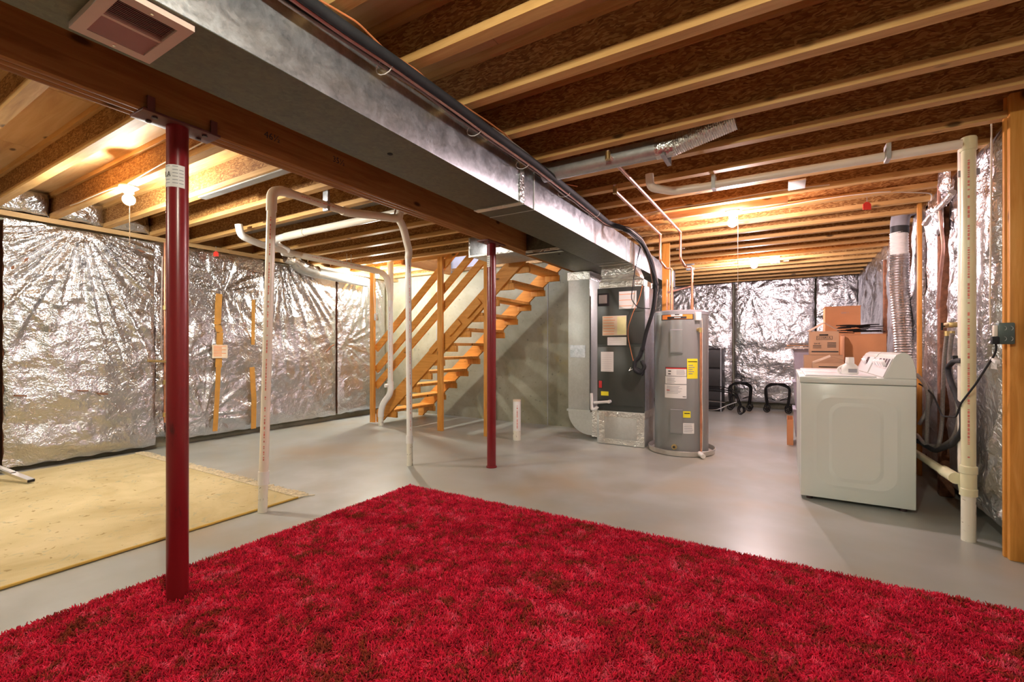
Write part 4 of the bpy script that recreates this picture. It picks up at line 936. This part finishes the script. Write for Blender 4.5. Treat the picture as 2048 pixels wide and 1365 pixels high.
# white cable runs along joists
for lab, pts in (('white electric cable stapled along the joist under the left lamp', [(-5.55, 1.50, 2.44), (-5.3, 1.495, 2.425), (-4.6, 1.495, 2.43), (-4.42, 1.50, 2.41)]),
                 ('white electric cable stapled along the joist behind the near red post', [(-4.30, 1.49, 2.41), (-3.6, 1.495, 2.45), (-3.0, 1.495, 2.47), (-2.55, 1.495, 2.47)]),
                 ('white electric cable sagging along joists past the middle bulb', [(-1.4, 4.335, 2.41), (-.9, 4.34, 2.43), (-.45, 4.335, 2.425), (-.1, 4.34, 2.45), (.3, 4.34, 2.43)]),
                 ('white electric cable crossing joists above the red tag by the dryer duct', [(-.35, 4.73, 2.41), (.2, 4.74, 2.43), (.7, 4.74, 2.425), (1.02, 4.9, 2.40), (1.05, 5.1, 2.35)])):
    o = MB().tube(wob(pts, .006, len(lab)), .0048, 6, .05).build('electric_cable', M['whitecable']); tag(o, lab, 'cable')
# ================================================================== LEFT WALL PIPE
cp = thing('service_pipe', 'copper water service pipe with valves in the foil gap beside the near red post', 'pipe', (-6.1, 2.45, .2))
MB().tube([(-6.09, 2.455, 2.36), (-6.09, 2.455, .30)], .016, 10).build('copper_riser', M['copper'], cp)
MB().tube([(-6.10, 2.43, 2.2), (-6.10, 2.42, 1.2), (-6.11, 2.44, 1.0)], .008, 8, .1).build('grey_cable', M['hosegrey'], cp)
for v in (620, 770, 835):
    p = gx(325, v, -6.05); MB().cyl((-6.06, 2.44, p[2]), .022, .05, 12).build('valve_body', M['brass'], cp)
    MB().tube([(-6.06, 2.455, p[2]+.025), (-5.99, 2.47, p[2]+.025)], .008, 8).build('valve_stem', M['brass'], cp)
    MB().lathe([(.028, 0), (.03, .008), (.02, .012)], (-5.995, 2.47, p[2]+.025), 12, 'x').build('valve_wheel', M['blackmetal'], cp)
MB().box(-6.12, -6.04, 2.38, 2.56, .985, 1.01).build('pipe_bracket', M['galv_pipe'], cp)
MB().tube([gx(295, 722, -6.04), gx(340, 724, -6.04)], .014, 8).build('side_arm', M['brass'], cp)
# ================================================================== RED RUG
RX0, RX1, RY0, RY1 = -2.68, 1.02, -.85, 2.83
rr = thing('red_rug', 'large crimson shaggy rug covering the foreground floor', 'rug', (-.8, 1, 0))
back = MB()
NX, NY = 92, 92
def rugfn(s, t):
    x = RX0+(RX1-RX0)*s; y = RY0+(RY1-RY0)*t
    ed = min(s*(RX1-RX0), (1-s)*(RX1-RX0), t*(RY1-RY0), (1-t)*(RY1-RY0))
    z = .010+.006*noise.noise(Vector((x*3, y*3, 0)))+.006*noise.noise(Vector((x*9, y*9, 2))) if ed > .01 else .001
    jx = .012*noise.noise(Vector((y*5, 1, 7))) if s in (0, 1) else 0; jy = .012*noise.noise(Vector((x*5, 4, 7))) if t in (0, 1) else 0
    return (x+jx, y+jy, z)
back.grid(rugfn, NX, NY)
bo = back.build('rug_backing', M['redback'], rr, True, 80)
po = bpy.data.objects.new('shag_pile', bo.data.copy()); COL.objects.link(po); po.parent = rr; po['_o'] = list(rr['_o']); po['kind'] = 'stuff'
def pile_nodes():
    ng = bpy.data.node_groups.new('pile', 'GeometryNodeTree')
    ng.interface.new_socket('Geometry', in_out='INPUT', socket_type='NodeSocketGeometry'); ng.interface.new_socket('Geometry', in_out='OUTPUT', socket_type='NodeSocketGeometry')
    N = ng.nodes; L = ng.links; gi = N.new('NodeGroupInput'); go = N.new('NodeGroupOutput')
    dp = N.new('GeometryNodeDistributePointsOnFaces'); dp.inputs['Density'].default_value = 24000; L.new(gi.outputs[0], dp.inputs['Mesh'])
    co = N.new('GeometryNodeMeshCone'); co.inputs['Vertices'].default_value = 5; co.inputs['Side Segments'].default_value = 2
    co.inputs['Radius Top'].default_value = .0011; co.inputs['Radius Bottom'].default_value = .0030; co.inputs['Depth'].default_value = .020
    ss = N.new('GeometryNodeSetShadeSmooth'); L.new(co.outputs[0], ss.inputs[0])
    sm = N.new('GeometryNodeSetMaterial'); sm.inputs['Material'].default_value = M['redpile']; L.new(ss.outputs[0], sm.inputs[0])
    ip = N.new('GeometryNodeInstanceOnPoints'); L.new(dp.outputs['Points'], ip.inputs['Points']); L.new(sm.outputs[0], ip.inputs['Instance'])
    # clumped tilt: noise field plus jitter
    nz = N.new('ShaderNodeTexNoise'); nz.inputs['Scale'].default_value = 14; nz.inputs['Detail'].default_value = 2
    pos = N.new('GeometryNodeInputPosition'); L.new(pos.outputs[0], nz.inputs['Vector'])
    mr = N.new('ShaderNodeVectorMath'); mr.operation = 'SUBTRACT'; L.new(nz.outputs['Color'], mr.inputs[0]); mr.inputs[1].default_value = (.5, .5, .5)
    sc_ = N.new('ShaderNodeVectorMath'); sc_.operation = 'MULTIPLY'; L.new(mr.outputs[0], sc_.inputs[0]); sc_.inputs[1].default_value = (6.0, 6.0, 3.0)
    rv = N.new('FunctionNodeRandomValue'); rv.data_type = 'FLOAT_VECTOR'; rv.inputs[0].default_value = (-.75, -.75, -3.1); rv.inputs[1].default_value = (.75, .75, 3.1)
    ad = N.new('ShaderNodeVectorMath'); ad.operation = 'ADD'; L.new(sc_.outputs[0], ad.inputs[0]); L.new(rv.outputs[0], ad.inputs[1])
    L.new(ad.outputs[0], ip.inputs['Rotation'])
    rs_ = N.new('FunctionNodeRandomValue'); rs_.data_type = 'FLOAT'; rs_.inputs[2].default_value = .7; rs_.inputs[3].default_value = 1.25
    L.new(rs_.outputs[1], ip.inputs['Scale']); L.new(ip.outputs[0], go.inputs[0])
    return ng
md = po.modifiers.new('pile', 'NODES'); md.node_group = pile_nodes()
po.data.materials.clear(); po.data.materials.append(M['redpile'])
# ================================================================== YELLOW RUG
yr = thing('yellow_rug', 'flat pale yellow rug with faint flowers and a knotted fringe at left', 'rug', (-4.6, 1, 0))
YX0, YX1, YY0, YY1 = -6.06, -3.195, -.75, 2.17
def yfn(s, t):
    x = YX0+(YX1-YX0)*s-.05*(1-t)*0; y = YY0+(YY1-YY0)*t
    z = .012+.004*noise.noise(Vector((x*2, y*2, 5)))+.004*noise.noise(Vector((x*7, y*7, 5)))
    if s in (0, 1) or t in (0, 1): z = .004
    return (x+(.012*noise.noise(Vector((y*3, 0, 3))) if s in (0, 1) else 0)+.05*(t-.5)*-1*s*0, y, z)
MB().grid(yfn, 60, 60).build('rug_body', M['yrug'], yr, True, 80)
MB().tube([(YX1-.004, YY0+.02, .009), (YX1+.004, 0.4, .010), (YX1-.004, 1.2, .010), (YX1-.002, YY1-.01, .009)], .008, 6, .1).build('bound_edge', plain('ochre_rug_binding', (.55, .36, .08), .9), yr)
fr = MB(); r = random.Random(3)
x = YX0
while x < YX1:
    for q in range(3):
        a = r.uniform(-.6, .6); l = r.uniform(.05, .11); dx = math.sin(a)*l
        fr.tube([(x+r.uniform(-.006, .006), YY1-.01, .010), (x+dx*.5, YY1+l*.5, .006+r.uniform(0, .008)), (x+dx, YY1+l, .004)], .0032, 4)
    x += .018
fo = fr.build('knotted_fringe', M['fringe'], yr); fo['kind'] = 'stuff'
# ================================================================== CHROME LEG AT LEFT
cl = thing('folding_leg', 'shiny metal folding leg lying in from the left frame edge over the yellow rug', 'leg', (-5.6, 1.2, .03))
a = Vector(gz(62, 962, .035)); b = Vector((-6.02, 1.05, .16)); 
MB().bar(a, b, .05, .022, (0, 0, 1)).build('channel', M['chrome'], cl, False)
MB().bar(a+(b-a)*.35, b, .034, .034, (0, 0, 1)).build('inner_channel', M['chrome'], cl, False)
MB().bar(a-(b-a).normalized()*.008, a+(b-a).normalized()*.01, .045, .02).build('dark_end', M['void'], cl, False)
# ================================================================== WASHER, DRYER
def appliance(y0, y1, label, name, dials):
    t = thing(name, label, 'appliance', (.44, (y0+y1)/2, 0))
    x0, x1 = .102, .778
    MB().cbox(x0, x1, y0, y1, .028, .885, .008).build('cabinet', M['enamel'], t)
    # embossed side panel: raised rounded frames
    if name == 'washing_machine':
        def rr_(cx, cz, w, h, rad, n=6):
            pts = []
            for (sx_, sz_, a0) in ((1, 1, 0), (-1, 1, 90), (-1, -1, 180), (1, -1, 270)):
                for i in range(n+1):
                    a = math.radians(a0+90*i/n); pts.append((cx+sx_*(w-rad)+rad*math.cos(a), cz+sz_*(h-rad)+rad*math.sin(a)))
            return pts
        bm_ = MB()
        def emb(outer, inner, ya, yb):
            n = len(outer); vs = [(p[0], ya, p[1]) for p in outer]+[(p[0], yb, p[1]) for p in inner]
            bm_.add(vs, [(i, (i+1) % n, n+(i+1) % n, n+i) for i in range(n)])
        rings = [(.255, .345, .10, 0), (.235, .325, .10, -.005), (.16, .29, .09, -.005), (.14, .265, .08, -.010)]
        for (w1, h1, r1, d1), (w2, h2, r2, d2) in zip(rings[:-1], rings[1:]): emb(rr_(.44, .46, w1, h1, r1), rr_(.44, .46, w2, h2, r2), y0+d1-.0005, y0+d2-.0005)
        last = rr_(.44, .46, .14, .265, .08); bm_.add([(p[0], y0-.0105, p[1]) for p in last], [tuple(range(len(last)))])
        bm_.build('embossed_side_panel', M['enamel'], t, True, 30)
    MB().cbox(x0-.008, x1+.002, y0-.003, y1+.003, .888, .936, .010).build('top_lid_frame', M['enamel'], t)
    MB().cbox(x0+.03, .57, y0+.05, y1-.05, .936, .950, .008).build('lid', M['enamel_in'], t)
    for fx in (x0+.06, x1-.06):
        for fy_ in (y0+.06, y1-.06): MB().cyl((fx, fy_, 0), .022, .03, 14).build('foot', M['darkbtn'], t)
    # console: quarter-round profile
    prof = [(.600, .937), (.655, 1.075), (.672, 1.103), (.70, 1.118), (.722, 1.118), (.745, 1.098), (.762, 1.062), (.775, 1.0), (.778, .937)]
    con = MB().prism(prof, 1, y0+.006, y1-.006).build('console', M['enamel'], t, True, 30)
    # control face on the sloping front
    X = lambda s, d=.0: (.600+.055*s-.0025-d*.93, .937+.138*s+d*.37)
    def cp_(yc, s0, s1, hw, mat, nm, d=.001):
        a = X(s0, d); b = X(s1, d); a2 = X(s0, 0); b2 = X(s1, 0)
        MB().prism([(a2[0], a2[1]), (b2[0], b2[1]), (b[0], b[1]), (a[0], a[1])], 1, yc-hw, yc+hw).build(nm, M[mat], con, False)
    cp_((y0+y1)/2, .05, 1.0, (y1-y0)/2-.02, 'enamel_in', 'control_panel', .003)
    for (yc, hw) in dials:
        cp_(y0+yc, .55, .97, hw, 'darkbtn', 'dark_control_field', .005)
        k = X(.72, .018); MB(Matrix.Translation((k[0], y0+yc, k[1])) @ Matrix.Rotation(math.radians(-22), 4, 'Y')).lathe([(.028, 0.0), (.024, -.022), (.0001, -.024)], (0, 0, 0), 18, 'x').build('dial_knob', M['enamel_in'], con)
    return t
appliance(4.13, 4.82, 'white washing machine, its broad embossed side facing the viewer', 'washing_machine', ((.09, .030), (.19, .030), (.30, .035), (.44, .035)))
appliance(4.86, 5.55, 'white dryer directly behind the washing machine', 'clothes_dryer', ((.30, .055),))
bo_ = thing('detergent_bottle', 'white detergent bottle with large cap standing on the washer lid', 'bottle', (.42, 4.32, .951))
bx0 = .425; by0 = 4.32
MB(Matrix.Translation((bx0, by0, .951)) @ Matrix.Diagonal((1, .62, 1, 1))).lathe([(.050, 0), (.056, .008), (.056, .045), (.048, .065), (.030, .082), (.024, .088)], (0, 0, 0), 24).build('bottle_body', M['bottle'], bo_)
MB().lathe([(.029, .086), (.026, .130), (.0001, .131)], (bx0, by0, .951), 20).build('cap', M['bottle'], bo_)
MB().tube([(bx0-.035, by0, .951+.07), (bx0-.075, by0, .951+.045), (bx0-.07, by0, .951+.012), (bx0-.05, by0, .951+.008)], .008, 8, .02).build('handle', M['bottle'], bo_)
MB(Matrix.Translation((bx0+.006, by0, .951)) @ Matrix.Diagonal((1, .62, 1, 1))).grid(lambda s, t: (.0575*math.cos(-2.2+1.3*s), .0575*math.sin(-2.2+1.3*s), .015+.028*t), 8, 1).build('label_print', M['greyink'], bo_)
# ================================================================== BOXES BEHIND
BODY = [None]
def carton(name, label, x0, x1, y0, y1, z0, z1, mat='card', flaps=(), cat='box'):
    t = thing(name, label, cat, ((x0+x1)/2, (y0+y1)/2, z0))
    th = .005
    mb = MB().box(x0, x1, y0, y0+th, z0, z1).box(x0, x1, y1-th, y1, z0, z1).box(x0, x0+th, y0+th, y1-th, z0, z1).box(x1-th, x1, y0+th, y1-th, z0, z1).box(x0+th, x1-th, y0+th, y1-th, z0, z0+th)
    cb_ = mb.build('carton_body', M[mat], t, False); BODY[0] = cb_
    for (p, q, wd, up) in flaps: MB().bar(p, q, wd, .004, up).build('flap', M['cardin'] if mat == 'x' else M[mat], t, False)
    return t
# lower hidden stack carries the visible boxes
low1 = carton('cardboard_box', 'small low carton with raised flaps in front of the printed box', .25, .58, 5.70, 5.94, .62, .995, 'card2', [((.40, 5.74, 1.07), (.25, 5.72, 1.0), .05, (0, 0, 1)), ((.40, 5.74, 1.07), (.60, 5.76, .998), .05, (0, 0, 1))])
MB().box(.30, .50, 5.695, 5.699, .955, .963).build('printed_line', M['ink'], BODY[0])
MB().bar((.40, 5.715, 1.072), (.25, 5.705, 1.002), .012, .022, (0, 0, 1)).build('pale_flap_edge', M['cardin'], low1)
carton('cardboard_box', 'lower brown carton directly under the printed moving box', .185, .53, 5.96, 6.30, .62, 1.075, 'card2')
carton('cardboard_box', 'bottom carton of the stack hidden behind the dryer', .19, .60, 5.70, 6.30, 0, .615, 'card2')
carton('cardboard_box', 'orange-brown carton hidden under the wide plain box', .62, 1.0, 6.20, 6.7, 0, .95, 'card')
bgb = carton('cardboard_box', 'wide plain orange carton with wire hangers on top, right of the printed box', .565, .925, 6.20, 6.68, .955, 1.305, 'card')
MB().box(.56, .93, 6.195, 6.685, 1.300, 1.306).build('closed_lid', M['card'], bgb, False)
MB().box(.56, .93, 6.405, 6.455, 1.306, 1.308).build('tape_strip', M['cardin'], bgb, False)
ub = carton('cardboard_box', 'brown moving box printed with black lettering and a hand hole', .235, .495, 5.98, 6.30, 1.078, 1.335, 'card2',
            [((.365, 6.06, 1.43), (.225, 6.02, 1.337), .12, (0, 0, 1)), ((.365, 6.06, 1.43), (.50, 6.02, 1.34), .12, (0, 0, 1))])
MB().cbox(.32, .40, 5.974, 5.981, 1.288, 1.302, .003).build('hand_hole', M['void'], BODY[0])
text('U-HAUL', .034, (.366, 5.978, 1.262), RFRONT, M['ink'], BODY[0], 'printed_name')
fx_ = MB(); 
for b in ((.295, .437, 1.243, 1.246), (.295, .437, 1.279, 1.282), (.295, .298, 1.243, 1.282), (.434, .437, 1.243, 1.282)): fx_.box(b[0], b[1], 5.977, 5.979, b[2], b[3])
fx_.build('printed_frame', M['ink'], BODY[0], False)
text('SAVE', .026, (.300, 5.978, 1.200), RFRONT, M['ink'], BODY[0], 'printed_word')
mb = MB()
for i in range(3): mb.box(.262, .338, 5.977, 5.979, 1.178-.013*i, 1.183-.013*i)
for i in range(4): mb.box(.392, .47, 5.977, 5.979, 1.205-.015*i, 1.212-.015*i)
mb.box(.25, .49, 5.976, 5.979, 1.108, 1.120).build('printed_lines', M['ink'], BODY[0], False)
tb = carton('cardboard_box', 'tall orange carton standing highest behind the printed box', .43, .785, 6.90, 7.25, .95, 1.665, 'card')
MB().box(.425, .79, 6.895, 7.255, 1.660, 1.667).build('closed_lid', M['card'], tb, False)
text('GAS 1', .03, (.63, 6.898, 1.585), RFRONT, M['greyink'], BODY[0], 'faint_writing')
carton('cardboard_box', 'plain carton hidden under the tall orange carton', .43, .80, 6.85, 7.3, 0, .945, 'card')
cb = carton('cardboard_box', 'low orange carton on the floor just left of the washer front', .02, .085, 6.35, 6.75, 0, .30, 'card')
# wire hangers heap
wt = thing('wire_hangers', 'tangled heap of black wire hangers on the wide plain carton', 'hangers', (.72, 6.3, 1.31))
r = random.Random(11)
for i in range(26):
    cx = .70+r.uniform(-.12, .16); cy = 6.32+r.uniform(-.08, .15); cz = 1.320+r.uniform(0, .085); a = r.uniform(-.5, .5); l = r.uniform(.08, .14)
    d = Vector((math.cos(a), math.sin(a)*.6, r.uniform(-.06, .08))); n_ = Vector((-d.y, d.x, r.uniform(.05, .3))).normalized()
    c = Vector((cx, cy, cz)); pts = [c-d*l, c+n_*.03, c+d*l, c-d*l]
    MB().tube([tuple(p) for p in pts]+[tuple(c+n_*.03)], .0042, 5, .02).build('hanger', M['blackmetal'], wt)
MB().tube([(.80, 6.28, 1.33), (.88, 6.27, 1.345), (.90, 6.27, 1.325)], .004, 5, .02).build('hook', M['blackmetal'], wt)
# plastic totes and boards
def tote(z0, z1, lab):
    t = thing('storage_tote', lab, 'tote', (.17, 7.1, z0))
    loft([(.12, .32, 6.98, 7.42, z0), (.095, .345, 6.955, 7.445, z1-.02)]).build('tote_body', M['lilac'], t, False)
    MB().cbox(.085, .355, 6.945, 7.455, z1-.02, z1, .004).build('tote_lid', M['lilac'], t)
for i, (z0, z1) in enumerate(((0, .36), (.362, .72), (.722, 1.14))): tote(z0, z1, 'lilac translucent plastic storage tote, %s of the stack left of the cartons' % ['bottom', 'middle', 'top'][i])
for i, (x0, x1, z) in enumerate(((.0, .38, 1.145), (.02, .36, 1.175), (.05, .40, 1.20))):
    o = MB().cbox(x0, x1, 6.86, 7.4, z, z+.018, .003).build('flat_board', M[['cardin', 'card2', 'greycable'][i]]); tag(o, 'flat board on the plastic totes, %s of the three' % ['bottom', 'middle', 'top'][i], 'board')
# ================================================================== FAR FURNITURE
bp_ = thing('black_cabinet', 'tall black panelled cabinet beside the water heater before the far wall', 'cabinet', (-1.15, 9.2, 0))
MB().cbox(-1.75, -.985, 9.05, 9.45, .0, 1.15, .006).build('cabinet_body', M['void'], bp_)
for i in range(3): MB().cbox(-1.72, -1.01, 9.035, 9.05, .10+.35*i, .42+.35*i, .004).build('drawer_front', M['ink'], bp_)
MB().box(-1.005, -.985, 9.03, 9.05, .0, 1.15).build('side_trim', M['greyink'], bp_)
MB().box(-.984, -.976, 9.05, 9.45, .0, 1.15).build('side_edge', M['blackmetal'], bp_)
def scroll_table(x, y, w, dpt, label, rot=0, h=.54):
    t = thing('iron_table_base', label, 'table', (x, y, 0)); X = Matrix.Translation((x, y, 0)) @ Matrix.Rotation(rot, 4, 'Z')
    leg = []
    for sx_ in (-1, 1):
        for sy in (-1, 1):
            for k in (0, 1):
                o_ = .022*k
                pts = [(0, sy*dpt/2, h-.035), (sx_*(w/2-.12), sy*dpt/2, h-.035-o_), (sx_*(w/2-.02-o_), sy*dpt/2, h-.10), (sx_*(w/2-.03-o_), sy*dpt/2, .28), (sx_*(w/2-.05-o_), sy*dpt/2, .12)]
                P = [tuple(X @ Vector(p)) for p in pts]; MB().tube(P, .010, 6, .07).build('leg', M['blackmetal'], t)
            lp_ = []
            for i in range(13):
                a = math.pi/2+2*math.pi*i/12; lp_.append(tuple(X @ Vector((sx_*(w/2-.055)+.048*math.cos(a), sy*dpt/2, .062+.055*math.sin(a)))))
            MB().tube(lp_, .009, 6).build('scroll_foot', M['blackmetal'], t)
            lp_ = [tuple(X @ Vector((sx_*(w/2-.055)+.022*math.cos(math.pi*i/4), sy*dpt/2-.01, .055+.03*math.sin(math.pi*i/4)))) for i in range(9)]
            MB().tube(lp_, .007, 6).build('inner_scroll', M['blackmetal'], t)
    MB(X).box(-w/2+.02, w/2-.02, -dpt/2, dpt/2, h-.015, h-.005).build('glass_top', plain('dark_glass_'+label[:3], (.10, .10, .11), .08, .5), t)
    for sx_ in (-1, 1):
        P = [(sx_*(w/2-.05), -dpt/2, .26), (0, 0, .20), (sx_*(w/2-.05), dpt/2, .26)]
        MB().tube([tuple(X @ Vector(p)) for p in P], .006, 6, .1).build('cross_brace', M['blackmetal'], t)
    return t
scroll_table(-.715, 9.50, .42, .30, 'left black wrought iron table base with scroll feet by the cabinet')
scroll_table(-.115, 9.50, .44, .30, 'right black wrought iron table base with scroll feet before the far wall')
lt = thing('fallen_iron_table', 'black wrought iron table lying on its side between heater and left table base', 'table', (-1.0, 8.85, 0))
for k, (zz, yy) in enumerate(((.48, 8.8), (.40, 8.82), (.42, 9.0))): MB().tube([(-1.75, yy, zz), (-.95, yy, zz-.01), (-.74, yy, zz-.06), (-.68, yy, zz-.22), (-.66, yy, .14)], .010, 6, .08).build('leg', M['blackmetal'], lt)
for k in range(3):
    lp_ = [(-.66+.045*math.cos(math.pi/6*i)+.015*k, 8.78+.02*k, .085+(.078-.012*k)*math.sin(math.pi/6*i)) for i in range(13)]; MB().tube(lp_, .008, 6).build('scroll_foot', M['blackmetal'], lt)
MB().tube([(-1.75, 8.8, .06), (-1.05, 8.8, .05), (-.85, 8.8, .16), (-.72, 8.8, .22)], .009, 6, .1).build('lower_bar', M['chrome'], lt)
MB().tube([(-1.75, 8.86, .24), (-1.1, 8.86, .2), (-.9, 8.86, .19)], .007, 6, .1).build('lower_bar', M['chrome'], lt)
# ================================================================== DRYER EXHAUST DUCT
ex = thing('dryer_vent_duct', 'silver ribbed flexible dryer duct rising up the right wall behind the appliances', 'duct', (.98, 5.75, 1))
dx, dy = .965, 5.68
P = []; R = []; N = 120
for i in range(N):
    t = i/(N-1); z = .55+(2.05-.55)*t; P.append((dx+.02*math.sin(t*5), dy+.03*math.sin(t*3), z)); R.append(.074+(.005 if i % 2 else -.002))
MB().tube(P, R, 24).build('ribbed_foil_hose', galv('ribbed_duct_metal', (.62, .60, .60), (.82, .80, .80), .25, .9), ex)
top = P[-1]
P2 = []; R2_ = []
for i in range(18):
    t = i/17; P2.append((top[0]-.005*t, top[1], 2.04+.22*t)); R2_.append(.068+(.005 if i % 2 else 0))
MB().tube(P2, R2_, 24).build('white_ribbed_sleeve', M['pvcw'], ex)
MB().tube([(top[0], top[1], 2.25), (top[0], top[1], 2.33)], .072, 24).build('black_tape_band', M['ink'], ex)
MB().tube([(top[0], top[1], 2.32), (top[0]+.005, top[1], 2.40), (top[0]+.03, top[1]+.02, 2.47), (top[0]+.14, top[1]+.02, 2.51)], .073, 24, .06).build('dark_elbow', M['greyink'], ex)
# studs on the right wall
o = MB().cbox(1.03, 1.06, 5.42, 5.465, .0, 2.46, .003).build('wall_stud', M['postwood']); tag(o, 'thin pine stud on the right wall between foil blankets behind the washer', 'stud')
rs2 = thing('corner_stud', 'thick orange pine stud at the right frame edge with a pale edge strip', 'stud', (1.08, 3.53, 0))
MB().cbox(1.045, 1.125, 3.505, 3.545, 0.0, 2.53, .003).build('stud_front', M['postwood'], rs2)
MB().cbox(1.035, 1.11, 3.547, 3.575, .0, 2.53, .003).build('stud_back', M['postwood'], rs2)
# brown fibre strips showing between blankets on the right wall
for i, y in enumerate((7.25, 6.18, 4.78)):
    o = MB().cbox(1.03+.02*(i < 2), 1.12, y-.035, y+.04, .0, 2.25, .012).build('glass_wool_strip', M['fiber']); tag(o, ['thin brown glass wool strip in the foil seam behind the tall carton', 'brown glass wool strip in the foil seam left of the dryer duct', 'brown glass wool strip behind the washer hose valves'][i], 'insulation')
o = MB().tube(wob([(1.0, 4.60, 2.38), (.99, 4.55, 2.2), (1.0, 4.52, 1.9), (1.01, 4.60, 1.66), (1.0, 4.66, 1.45)], .01, 3), .011, 8, .05).build('copper_wall_pipe', M['copperdull']); tag(o, 'thin copper pipe winding down the foil left of the vent pipe', 'pipe')
o = MB().tube([gx(1850, 448, .98), gx(1862, 430, .98), gx(1890, 405, .98), gx(1905, 385, .98)], .022, 10, .03).build('foil_wrapped_pipe', M['tape']); tag(o, 'short foil-wrapped pipe slanting at the top of the right wall', 'pipe')
# washer valves and hoses
hv = thing('washer_hoses', 'pair of grey braided washer hoses hanging in loops from brass valves', 'hose', (1.0, 4.7, 1.3))
X0 = .985
for i, (pts) in enumerate(([(1894, 668), (1888, 720), (1886, 780), (1884, 850), (1879, 890), (1866, 905), (1853, 895), (1855, 830), (1857, 790), (1848, 765), (1834, 750)],
                           [(1904, 668), (1898, 720), (1903, 760), (1915, 800), (1918, 850), (1905, 880), (1880, 895), (1850, 890), (1834, 870)])):
    MB().tube([gx(u, v, X0-.012*i-(.10 if u < 1860 else .04 if u < 1880 else 0)) for u, v in pts], .0125, 12, .08).build('braided_hose', M['hosegrey'], hv)
MB().tube([gx(1834, 752, .87), gx(1850, 765, .90), gx(1866, 785, .93), gx(1858, 815, .93), gx(1838, 850, .87)], .012, 12, .10).build('braided_hose', M['hosegrey'], hv)
for u in (1894, 1904):
    p = gx(u, 664, X0); MB().cyl((p[0], p[1], p[2]-.03), .016, .035, 10).build('brass_coupling', M['brass'], hv)
p = gx(1900, 652, X0); MB().cbox(p[0]-.02, p[0]+.03, p[1]-.07, p[1]+.06, p[2]-.012, p[2]+.022, .005).build('valve_block', M['brass'], hv)
MB().tube([gx(1892, 653, X0-.01), gx(1884, 653, X0-.04)], .006, 8).tube([gx(1884, 646, X0-.04), gx(1884, 661, X0-.04)], .006, 8).build('valve_handle', M['blackmetal'], hv)
dh = thing('drain_hose', 'black drain hose hooked over beside the yellowed vent pipe', 'hose', (.95, 4.1, 1))
MB().tube([gx(1926, 722, .93), gx(1908, 722, .94), gx(1895, 735, .95), (gx(1900, 760, .95)), gx(1912, 790, .95), gx(1924, 820, .95), gx(1926, 860, .94), gx(1905, 890, .93), gx(1870, 903, .91), gx(1834, 882, .86)], .016, 12, .05).build('hose_body', M['black'], dh)
MB().box(gx(1908, 718, .93)[0]-.01, .96, gx(1908, 718, .93)[1]-.02, gx(1908, 718, .93)[1]+.02, gx(1908, 718, .93)[2], gx(1908, 718, .93)[2]+.02).build('hose_clip', M['black'], dh)
# outlet and cord
ot = thing('outlet_box', 'green-grey metal outlet box screwed to the right stud', 'outlet', (1.05, 3.48, 1.2))
oa = gy(1997, 646, 3.46); obb = gy(2031, 689, 3.46)
MB().cbox(oa[0], obb[0], 3.46, 3.503, obb[2], oa[2], .006).build('box_body', M['elbox'], ot)
for (u, v) in ((2008, 657), (2008, 678), (2021, 657), (2021, 678)):
    q = gy(u, v, 3.458); MB().tube([(q[0]+.010*math.cos(a), 3.458, q[2]+.011*math.sin(a)) for a in [-1.3+.45*i for i in range(7)]], .0012, 5).build('knockout_ring', M['galv_pipe'], ot)
q = gy(1993, 662, 3.48); MB().cbox(q[0]-.012, oa[0]+.004, 3.47, 3.50, q[2]-.03, q[2]+.03, .004).build('cream_faceplate', M['pvc'], ot)
pc = thing('power_cord', 'black power cord plugged in the outlet and stretched across the vent pipe', 'cord', (1.0, 3.6, 1.2))
q0 = gy(1990, 681, 3.47)
MB().cbox(q0[0]-.016, q0[0]+.014, 3.45, 3.485, q0[2]-.022, q0[2]+.02, .006).build('plug', M['black'], pc)
Pc = [q0, gy(1993, 698, 3.48), gy(1988, 712, 3.50), gy(1975, 732, 3.53), gy(1952, 768, 3.60), gy(1938, 786, 3.655), gy(1921, 808, 3.72), gy(1912, 835, 3.85), gy(1884, 833, 4.0), gy(1876, 812, 4.1), gy(1866, 790, 4.3), gy(1850, 775, 4.45), gy(1838, 768, 4.5)]
MB().tube(Pc, .0055, 8, .03).build('cord', M['black'], pc)
br = thing('paper_tuft', 'small white frayed paper tuft stuck on the foil below the plug', 'tuft', gx(1990, 722, 1.0))
q = gx(1990, 722, .985)
MB(Matrix.Translation(q) @ Matrix.Rotation(.3, 4, 'X')).cbox(-.012, .012, -.04, .04, -.006, .012, .004).build('tuft_body', M['paper'], br)
for i in range(9): MB().tube([(q[0]-.005, q[1]-.035+.008*i, q[2]-.004), (q[0]-.006, q[1]-.045+.010*i, q[2]-.045)], .0012, 4).build('bristle', M['paper'], br)
# nail-on cable clips along the far side of the beam, cable on right stud
o = MB().tube([(1.0, 3.60, 2.45), (.998, 3.60, 1.9), (.996, 3.61, 1.4), (.998, 3.61, 1.285)], .004, 6, .1).build('stud_cable', M['whitecable']); tag(o, 'thin pale cable running down the right stud to the outlet box', 'cable')
for o in bpy.data.objects:
    if '_o' in o: del o['_o']
